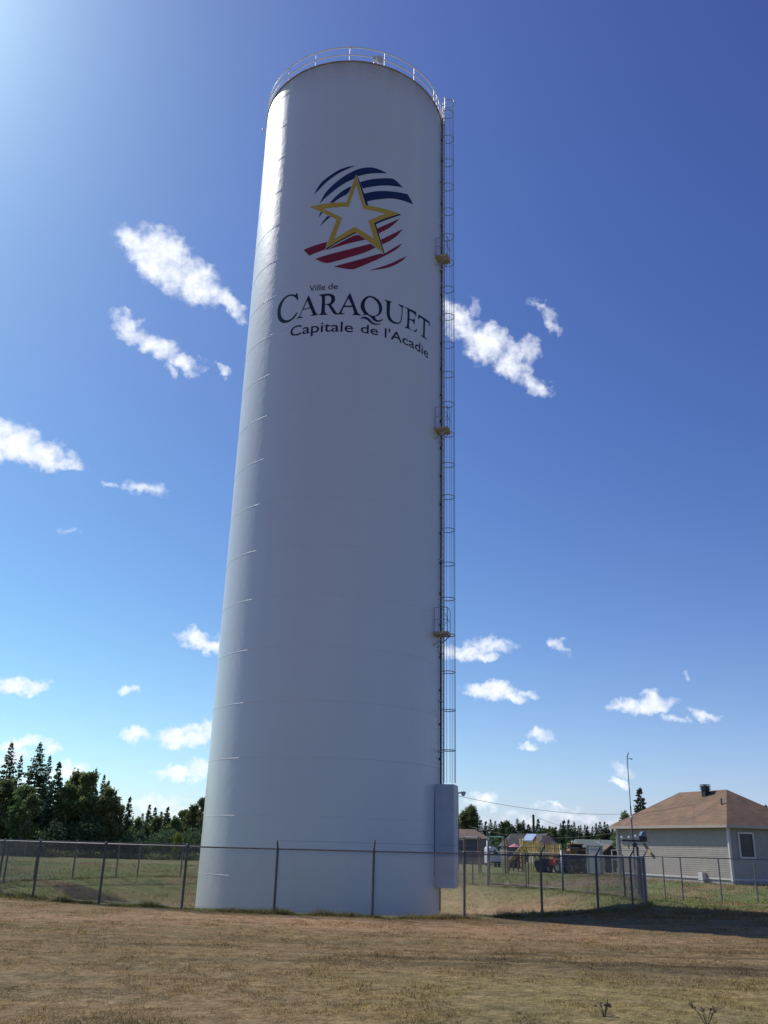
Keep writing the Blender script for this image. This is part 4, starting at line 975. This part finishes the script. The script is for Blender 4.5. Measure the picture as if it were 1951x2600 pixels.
BR = mat('brown_shingle_plain', (.15, .10, .075), rough=.9, var=.2, scale=2); LG = mat('light_grey_siding', (.34, .35, .34), rough=.7, var=.06); GLS = mat('dark_glass', (0, 0, 0))
DG = mat('dark_grey_door', (.09, .10, .115), rough=.6, var=.05)
gable_house('garage', 'brown roofed garage with grey roller door right of the tower', 1150, 1238, 2188, 2129, 2104, 96, 7, GW, BR, across=2, doors=((1184, 1217, 2131, 2187, 'garage_door', DG), (1162, 1176, 2134, 2187, 'garage_door', DG)), cat='garage')
gable_house('gable_house', 'grey house with gable end behind the wooden playset', 1366, 1428, 2185, 2148, 2117, 118, 9, LG, DR, ridge_x=1395, doors=((1384, 1398, 2142, 2156, 'window', GLS),))
gable_house('dark_roof_house', 'low house with long dark roof left of the grey gable', 1292, 1372, 2188, 2150, 2116, 126, 8, GW, DR, across=2)
gable_house('green_roof_shed', 'long low shed with grey green roof behind the portable toilet', 1482, 1600, 2190, 2155, 2132, 104, 7, GW, mat('grey_green_roof', (.12, .15, .13), rough=.8, var=.1), across=1, cat='shed')
gable_house('brown_shed', 'small dark brown shed between the portable toilet and the beige house', 1537, 1566, 2222, 2160, 2146, 73, 3, mat('brown_board', (.075, .05, .045), rough=.8, var=.3), BR, ridge_x=1556, cat='shed', ext=.15)
b0 = base_at(1566, 70)
rl = thing('step_railing', 'white railing at the left corner of the beige house', 'railing', tuple(b0))
mb = MB()
for x_ in (-.28, .22): mb.tube((x_, 0, 0), (x_, 0, 1.7), .045)
for zz in (.1, 1.0, 1.65): mb.tube((-.28, 0, zz), (.22, 0, zz), .04)
mb.build('rails', TRIM, rl, local=True)

# ------------------------------------------------------------------ utility poles and wires
POLE = mat('weathered_pole', (.06, .05, .045), rough=.9, var=.3, scale=3)
def pole(name, lab, px, ptop, Y, r, arm=False, cross=False, cat='utility pole'):
    b0 = base_at(px, Y); top = at(px, ptop, Y).z - b0.z
    o = thing(name, lab, cat, tuple(b0))
    MB().tube((0, 0, -.2), (0, 0, top), r * 1.25, r, 10).build('pole', POLE, o, local=True)
    if arm:
        s = S(Y); MB().path([(0, 0, top - 6 * s), (8 * s, 0, top - 3 * s), (15 * s, 0, top - 1.5 * s)], .05, 6).build('arm', POLE, o, local=True)
        MB().sphere((17 * s, 0, top - 5 * s), .16, 6, 1.2).box((17 * s, 0, top - 2.5 * s), (.36, .2, .14)).build('lamp_head', mat('grey_lamp', (.3, .31, .33), rough=.4), o, local=True)
    if cross: MB().box((0, 0, top - .5), (1.6, .12, .12)).box((0, 0, top - 1.0), (1.1, .1, .1)).build('crossarm', POLE, o, local=True)
    return Vector((b0.x, b0.y, b0.z + top))
t1 = pole('street_lamp_pole', 'dark pole with a lamp on a short arm right of the tower', 1161, 2010, 70, .13, arm=True, cat='lamp pole')
t2 = pole('utility_pole', 'bare utility pole standing behind the wooden playset', 1359, 2069, 112, .14)
t3 = pole('utility_pole', 'utility pole with crossarm behind the garage', 1214, 2076, 150, .14, cross=True)
cab = mat('dark_cable', (0, 0, 0))
def wire(lab, a, b, sag, r=.014):
    pts = [a.lerp(b, i / 24) - Vector((0, 0, sag * 4 * (i / 24) * (1 - i / 24))) for i in range(25)]
    o = MB().path(pts, r, 4).build('power_line', cab, None); tag(o, lab, 'power line')
wire('long power line falling from the lamp pole toward the house', t1 - Vector((0, 0, .3)), at(1600, 2066, 95), .5)
wire('power line from the bare pole to the right over the tree line', t2, at(1600, 2072, 118), 1.6)
wire('power line from the bare pole left to the crossarm pole', t2, t3 - Vector((0, 0, .4)), 1.4)
wire('low power line crossing in front of the distant trees', at(1190, 2098, 120), at(1575, 2112, 100), 1.0, .012)

# ------------------------------------------------------------------ trees
def foliage_mat(name, c1, c2, trans=.25):
    m = bpy.data.materials.new(name); m.use_nodes = True; t = m.node_tree; b = t.nodes['Principled BSDF']
    ge = N(t, 'ShaderNodeNewGeometry'); oi = N(t, 'ShaderNodeObjectInfo')
    f = M(t, 'FRACT', M(t, 'ADD', ge.outputs['Random Per Island'], M(t, 'MULTIPLY', oi.outputs['Random'], .0)))
    r = N(t, 'ShaderNodeValToRGB'); t.links.new(f, r.inputs[0]); r.color_ramp.elements[0].color = c1 + (1,); r.color_ramp.elements[1].color = c2 + (1,)
    hs_ = N(t, 'ShaderNodeHueSaturation'); t.links.new(r.outputs[0], hs_.inputs['Color'])
    t.links.new(M(t, 'MULTIPLY_ADD', oi.outputs['Random'], .07, .465), hs_.inputs['Hue']); t.links.new(M(t, 'MULTIPLY_ADD', oi.outputs['Random'], .5, .75), hs_.inputs['Value'])
    t.links.new(hs_.outputs[0], b.inputs['Base Color']); b.inputs['Roughness'].default_value = .8; b.inputs['Specular IOR Level'].default_value = .2
    tr = N(t, 'ShaderNodeBsdfTranslucent'); t.links.new(hs_.outputs[0], tr.inputs['Color']); ms = N(t, 'ShaderNodeMixShader'); ms.inputs[0].default_value = trans
    t.links.new(b.outputs[0], ms.inputs[1]); t.links.new(tr.outputs[0], ms.inputs[2]); t.links.new(ms.outputs[0], t.nodes['Material Output'].inputs[0])
    return m
SPR = foliage_mat('spruce_needles', (.045, .08, .045), (.15, .21, .10), .35)
DEC = foliage_mat('birch_leaves', (.08, .125, .05), (.25, .29, .12), .45)
LIM = foliage_mat('lime_leaves', (.12, .17, .03), (.26, .30, .06), .4)
BARK = mat('bark', (.085, .07, .06), rough=.9, var=.35, scale=6); BIRCH = mat('birch_bark', (.30, .28, .25), rough=.8, var=.3, scale=6)
def quads(name, C_, D_, W_, L_, m):
    """leaf sprays: diamond faces at C_ along D_ with half width W_ and length L_"""
    n = len(C_); D_ = D_ / np.linalg.norm(D_, axis=1, keepdims=True)
    rnd = rng.normal(0, 1, (n, 3)); S_ = np.cross(D_, rnd); S_ /= np.linalg.norm(S_, axis=1, keepdims=True)
    a = C_; b = C_ + D_ * L_[:, None] * .45 + S_ * W_[:, None]; c = C_ + D_ * L_[:, None]; d = C_ + D_ * L_[:, None] * .45 - S_ * W_[:, None]
    V_ = np.stack([a, b, c, d], 1).reshape(-1, 3)
    return np_mesh(name, V_, np.arange(4 * n).reshape(-1, 4), m, smooth=False)
def make_conifer(h, rmax, seed, thin=1.0, base=.06):
    rng2 = np.random.default_rng(seed); C_ = []; D_ = []; W_ = []; L_ = []
    br_ = MB()
    z = h * base
    while z < h * .985:
        t_ = z / h; R0 = rmax * (1 - t_) ** .9 * (1.0 if t_ > .15 else .75 + t_)
        nb = int(8 + 5 * (1 - t_))
        for k in range(nb):
            if rng2.uniform() < .12: continue
            a = rng2.uniform(0, 2 * np.pi); Lb = max(.05, R0 * rng2.uniform(.6, 1.15)); slope = -.28 + .75 * t_ + rng2.normal(0, .09)
            d = np.array([np.cos(a), np.sin(a), slope]); st = np.array([0, 0, z + rng2.normal(0, .05)])
            if Lb > .8: br_.tube(tuple(st), tuple(st + d * Lb * .8), .025, .008, 3, False)
            m_ = max(2, int(Lb / .17 * thin))
            for j in range(m_):
                u = (j + rng2.uniform(0, 1)) / m_; u = .12 + .88 * u
                p = st + d * Lb * u + np.array([0, 0, -.16 * u * u * Lb]) 
                for q in range(3):
                    sdv = np.array([-np.sin(a), np.cos(a), 0]) * rng2.choice([-1, 1]) * rng2.uniform(.2, 1.1)
                    C_.append(p + rng2.normal(0, .03, 3)); D_.append(d * .8 + sdv + np.array([0, 0, rng2.uniform(-.45, .2)])); W_.append(rng2.uniform(.07, .13)); L_.append(rng2.uniform(.28, .55) * (1.2 - .5 * u) * (.42 + .58 * (1 - t_)))
        z += h * .021 * rng2.uniform(.8, 1.3)
    for _ in range(14): C_.append(np.array([0, 0, h * rng2.uniform(.94, .995)])); D_.append(np.array([rng2.normal(0, .35), rng2.normal(0, .35), 1])); W_.append(.04); L_.append(.3)
    me = quads('conifer_crown', np.array(C_), np.array(D_), np.array(W_), np.array(L_), SPR)
    tr = MB().tube((0, 0, -.3), (0, 0, h * .98), .013 * h + .03, .012, 8); tr.add(br_.v, br_.f)
    return me, tr
def make_decid(h, rx, seed, mt, leaf=.11, n=2600, lowcrown=.22, gaps=1.0):
    rng2 = np.random.default_rng(seed); cl = []; tr = MB()
    pts = [(0, 0, -.3)]; x = y = 0
    for i in range(1, 7): x += rng2.normal(0, .03 * h / 6); y += rng2.normal(0, .03 * h / 6); pts.append((x, y, h * .93 * i / 6))
    for i in range(6): tr.tube(pts[i], pts[i + 1], .014 * h * (1 - i / 7), .014 * h * (1 - (i + 1) / 7), 7, False)
    for k in range(46):
        t_ = rng2.uniform(lowcrown, .97); p = np.array(pts[0]) * 0; i = min(5, int(t_ / .93 * 6)); f = np.array(pts[i]) + (np.array(pts[i + 1]) - np.array(pts[i])) * min(1, t_ / .93 * 6 - i)
        prof = math.sin(math.pi * min(1, (t_ - lowcrown * .6) / (1.02 - lowcrown * .6))) ** .7 * (1.45 - 1.15 * t_)
        a = rng2.uniform(0, 2 * np.pi); Lb = rx * prof * rng2.uniform(.45, 1.1) + .1; up = rng2.uniform(.25, .9)
        d = np.array([np.cos(a), np.sin(a), up]); e = f + d * Lb
        tr.tube(tuple(f), tuple(e), .02 + .004 * h * (1 - t_), .008, 4, False)
        for j in range(3): cl.append((f + d * Lb * rng2.uniform(.45, 1.0) + rng2.normal(0, .12 * rx, 3), rng2.uniform(.16, .34) * rx * .9))
    C_ = []; D_ = []; W_ = []; L_ = []
    for i in range(n):
        c, r = cl[rng2.integers(len(cl))]; v = rng2.normal(0, 1, 3); v /= np.linalg.norm(v); p = c + v * r * rng2.uniform(.35, 1.0) * np.array([1, 1, .75])
        if p[2] > h * .8: p[2] = h * .8 + (p[2] - h * .8) * rng2.uniform(.35, .8)
        C_.append(p); D_.append(v + rng2.normal(0, .8, 3)); W_.append(leaf * rng2.uniform(.35, .6)); L_.append(leaf * rng2.uniform(.8, 1.5))
    return quads('leaf_crown', np.array(C_), np.array(D_), np.array(W_), np.array(L_), mt), tr
def proto(name, data, bark):
    me, tr = data
    e = bpy.data.objects.new(name, None)
    cr = bpy.data.objects.new('crown', me)
    tr_o = tr.build('trunk', bark, None, smooth=True); col.objects.unlink(tr_o)
    return name, me, tr_o.data
CON = [proto('spruce_tree', make_conifer(12, 3.1, 1), BARK), proto('spruce_tree', make_conifer(12, 2.5, 2, .95), BARK), proto('spruce_tree', make_conifer(12, 3.6, 3), BARK), proto('spruce_tree', make_conifer(8, 1.8, 4, .6), BARK)]
DCD = [proto('birch_tree', make_decid(9, 2.3, 5, DEC, .24, 8500, .08), BIRCH), proto('birch_tree', make_decid(9, 1.9, 6, DEC, .22, 7600, .08), BIRCH), proto('birch_tree', make_decid(8, 1.4, 7, DEC, .19, 4600, .12), BIRCH)]
LMD = [proto('young_tree', make_decid(4.5, 1.4, 8, LIM, .16, 2200, .1), BARK)]
HP = {0: 12, 1: 12, 2: 12, 3: 8}
def put(pr, x, y, h, h0, lab, grp=None, wid=1.0, cat='tree'):
    name, me, tm = pr
    z = terrain(x, y)
    o = thing(name, lab, cat, (x, y, z), grp, rz=random.uniform(0, 6.28)); k = h / h0; o.scale = (k * wid, k * wid, k)
    c = bpy.data.objects.new('crown', me); col.objects.link(c); c.parent = o
    t_ = bpy.data.objects.new('trunk', tm); col.objects.link(t_); t_.parent = o
    return o
def puttip(pr, h0, px, pyt, Y, lab, grp=None, wid=1.0, cat='tree'):
    # tip measured at pyt; verticals lean with the camera roll, so refine the ground x with the tip's own ray
    tp_ = at(px, pyt, Y); return put(pr, tp_.x, Y, tp_.z - terrain(tp_.x, Y), h0, lab, grp, wid, cat)
LEFT = [ # proto, px, tip py, distance, width factor, label
 (CON[1], 12, -30, 1905, 86, 1.1, 'tall dark spruce at the far left edge of the wood'),
 (CON[0], 12, 31, 1884, 84, .95, 'tall spruce with bare spire tip, second from the left edge'),
 (CON[1], 12, 55, 1918, 88, .9, 'slim spruce top just right of the bare spire spruce'),
 (CON[2], 12, 104, 1886, 82, 1.05, 'largest dark spruce, the tallest point of the left wood'),
 (CON[0], 12, 128, 1918, 86, .8, 'narrow dark spruce close behind the tallest spruce'),
 (CON[3], 8, 151, 1936, 80, 1.0, 'thin ragged spruce just right of the tallest spruce'),
 (DCD[0], 9, 15, 1968, 78, 1.15, 'grey green birch at the left edge in front of the spruces'),
 (DCD[1], 9, 72, 1985, 77, 1.1, 'olive birch in front of the tallest spruce'),
 (DCD[2], 8, 88, 2005, 76, 1.0, 'small sunlit birch in front of the dark wood'),
 (DCD[1], 9, 180, 1982, 80, .9, 'leafy birch filling the notch right of the ragged spruce'),
 (DCD[0], 9, 205, 1948, 82, .85, 'tall birch with pointed top at the middle of the wood'),
 (DCD[1], 9, 226, 1950, 80, .9, 'broad bright green birch at the middle of the wood'),
 (CON[1], 12, 245, 1951, 84, .8, 'dark spruce rising behind the bright green birch'),
 (CON[0], 12, 266, 1966, 83, .75, 'dark spruce on the right shoulder of the wood'),
 (DCD[0], 9, 282, 1990, 79, .85, 'round birch on the right shoulder of the wood'),
 (CON[3], 8, 294, 2012, 80, .9, 'short spruce at the right foot of the tall wood'),
 (DCD[2], 8, 308, 2034, 78, .9, 'low green birch right of the tall wood'),
 (CON[3], 8, 331, 2024, 82, 1.0, 'lone thin spruce standing clear of the wood'),
 (DCD[2], 8, 352, 2068, 80, 1.0, 'low bushy birch in the gap of the wood'),
 (CON[3], 8, 381, 2043, 82, 1.0, 'thin pale spruce with forked top in the gap'),
 (DCD[2], 8, 402, 2066, 81, 1.2, 'low bushy birch right of the forked spruce'),
 (CON[3], 8, 427, 2050, 84, 1.2, 'open branched larch left of the tower edge'),
 (DCD[2], 8, 449, 2068, 80, 1.2, 'bushy birch two trees left of the tower'),
 (DCD[1], 9, 469, 2050, 84, 1.0, 'leafy birch next to the tower edge'),
 (DCD[0], 9, 497, 2034, 82, .8, 'dark leafy birch touching the tower edge'),
 (DCD[1], 9, 521, 2016, 84, .9, 'tall leafy birch half hidden by the tower'),
 (CON[1], 12, 560, 2020, 88, .9, 'spruce hidden behind the tower foot'),
 (LMD[0], 4.5, 452, 2112, 76, .75, 'small lime green tree in front of the wood by the tower'),
]
for pr, h0, px, py, Y_, wd, lab in LEFT: puttip(pr, h0, px, py, Y_, lab, 'trees of the wood left of the tower', wd)
rnd = random.Random(3)
k = 0
for i in range(34):        # second and third rows that close the wood behind
    px = -60 + i * 19 + rnd.uniform(-6, 6); Y_ = rnd.uniform(90, 100)
    py = (1985 if px < 290 else 2064) + rnd.uniform(-14, 20)
    if px > 150 and px <= 290: py += 10
    pr, h0 = rnd.choice([(CON[0], 12), (CON[1], 12), (CON[3], 8), (CON[2], 12), (CON[3], 8)])
    puttip(pr, h0, px, py, Y_, 'dark tree in the back rows of the left wood', 'back rows of the left wood', rnd.uniform(.9, 1.3))
# dense undergrowth at the edge of the wood
def undergrowth(name, x0, x1, y0, y1, h, n, m, lab, leaf=.2):
    xs = rng.uniform(x0, x1, n); ys = rng.uniform(y0, y1, n)
    hh = np.array([h * (.55 + .6 * pnoise(Vector((a * .45, b * .3, 1))) + .25 * pnoise(Vector((a * 1.7, b, 5)))) for a, b in zip(xs, ys)])
    zz = np.array([terrain(a, b) for a, b in zip(xs, ys)]) + rng.uniform(0, 1, n) ** .8 * np.maximum(hh, .3)
    C_ = np.stack([xs, ys, zz], 1); D_ = rng.normal(0, 1, (n, 3)) + np.array([0, 0, .5])
    me = quads(name, C_, D_, leaf * rng.uniform(.3, .5, n), leaf * rng.uniform(.8, 1.5, n), m)
    o = bpy.data.objects.new(name, me); col.objects.link(o); tag(o, lab, 'undergrowth', kind='stuff')
undergrowth('undergrowth', -46, -8, 77, 86, 3.6, 90000, SPR, 'dark tangled undergrowth at the foot of the left wood', .16)
undergrowth('weeds', -40, -8, 75.5, 77.5, .7, 9000, DEC, 'low weeds along the edge of the left wood', .16)
# distant tree line behind the houses at the right
spots = []
tips = [(1165, 2080), (1176, 2052), (1192, 2040), (1198, 2036), (1206, 2066), (1222, 2082), (1234, 2086), (1246, 2080), (1258, 2084), (1268, 2092), (1274, 2086), (1284, 2078), (1292, 2088), (1300, 2092), (1314, 2078), (1322, 2084), (1330, 2082), (1342, 2094), (1352, 2096), (1367, 2080), (1378, 2096), (1384, 2100), (1396, 2098), (1405, 2096), (1424, 2090), (1432, 2084), (1444, 2082), (1452, 2094), (1458, 2086), (1470, 2096), (1475, 2094), (1486, 2094), (1492, 2098), (1505, 2098), (1514, 2090), (1524, 2086), (1536, 2086), (1543, 2092), (1556, 2104), (1575, 2110)]
for i, (px, py) in enumerate(tips):
    near_ = i in (2, 3, 1)
    Y_ = rnd.uniform(146, 160) if not near_ else 128
    pr, h0 = ((DCD[2], 8) if near_ or i in (11, 15, 23) else rnd.choice([(CON[1], 12), (CON[3], 8), (CON[0], 12), (CON[3], 8)]))
    puttip(pr, h0, px, py, Y_, 'small green tree in the distant line behind the houses' if not near_ else ('pale birch rising above the garage, %s' % {1: 'left of the three', 2: 'middle of the three', 3: 'right of the three'}[i]), 'distant tree line' if not near_ else 'birches above the garage', rnd.uniform(1.0, 1.6) if not near_ else 1.0)
for i in range(110):
    px = 1140 + i * 8 + rnd.uniform(-4, 4); Y_ = rnd.uniform(160, 185)
    pr, h0 = rnd.choice([(CON[1], 12), (CON[2], 12), (CON[3], 8), (DCD[0], 9)])
    puttip(pr, h0, px, 2104 + rnd.uniform(-7, 12) + (px - 1300) * .01, Y_, 'tree in the back of the distant tree line', 'back of the distant tree line', rnd.uniform(1.1, 1.7))
undergrowth('far_thicket', 10, 130, 142, 160, 4.2, 42000, SPR, 'dark thicket at the foot of the distant tree line', .5)
undergrowth('far_thicket', -130, 12, 150, 170, 6, 30000, SPR, 'dark thicket far behind the tower', .6)
# tree behind the house
puttip(CON[3], 8, 1624, 2003, 74, 'ragged green fir rising behind the left slope of the brown roof', None, 1.35)
puttip(DCD[2], 8, 1588, 2052, 72, 'low bushy tree peeking over the left eave of the brown roof', None, 1.0)
puttip(DCD[2], 8, 1572, 2098, 84, 'dark bush behind the left corner of the brown roofed house', None, 1.2)
puttip(CON[3], 8, 1945, 2045, 84, 'treetop peeking over the far right slope of the brown roof', None, 1.2)

# weeds standing out of the near grass
def weed(px, py, h, lab, grp):
    r = ray(px, py); t_ = (-.0 + .13 - EYE) / r.z; x, y = r.x * t_, r.y * t_; z = terrain(x, y)
    mb = MB()
    for i in range(8):
        a = random.uniform(0, 6.28); l = random.uniform(.25, .9) * h; pts = [(0, 0, -.02)]
        pts += [(math.cos(a) * l * .5, math.sin(a) * l * .5, h * random.uniform(.35, .6)), (math.cos(a) * l, math.sin(a) * l, h * random.uniform(.6, 1.0))]
        mb.path(pts, .004, 4)
        for k in range(6):
            f = random.uniform(.35, 1); c = Vector(pts[1]).lerp(Vector(pts[2]), f); d = Vector((random.uniform(-1, 1), random.uniform(-1, 1), random.uniform(-.2, 1))).normalized() * .035
            sdd = d.orthogonal().normalized() * .012; mb.add([c, c + d * .5 + sdd, c + d, c + d * .5 - sdd], [(0, 1, 2, 3)])
    o = mb.build('weed', mat('dry_weed', (.15, .10, .065), rough=.9, var=.4, scale=20), None); o.location = (x, y, z); tag(o, lab, 'weed', grp)
weed(1795, 2585, .24, 'largest dark red weed at the lower right of the field', 'weeds in the near grass')
weed(1535, 2560, .16, 'dry weed left of the largest one in the yellow green grass', 'weeds in the near grass')
weed(1790, 2318, .2, 'bare twig on the grass in front of the house', 'weeds in the near grass')
weed(1153, 2318, .2, 'small dry weed at the foot of the fence right of the tower', 'weeds in the near grass')
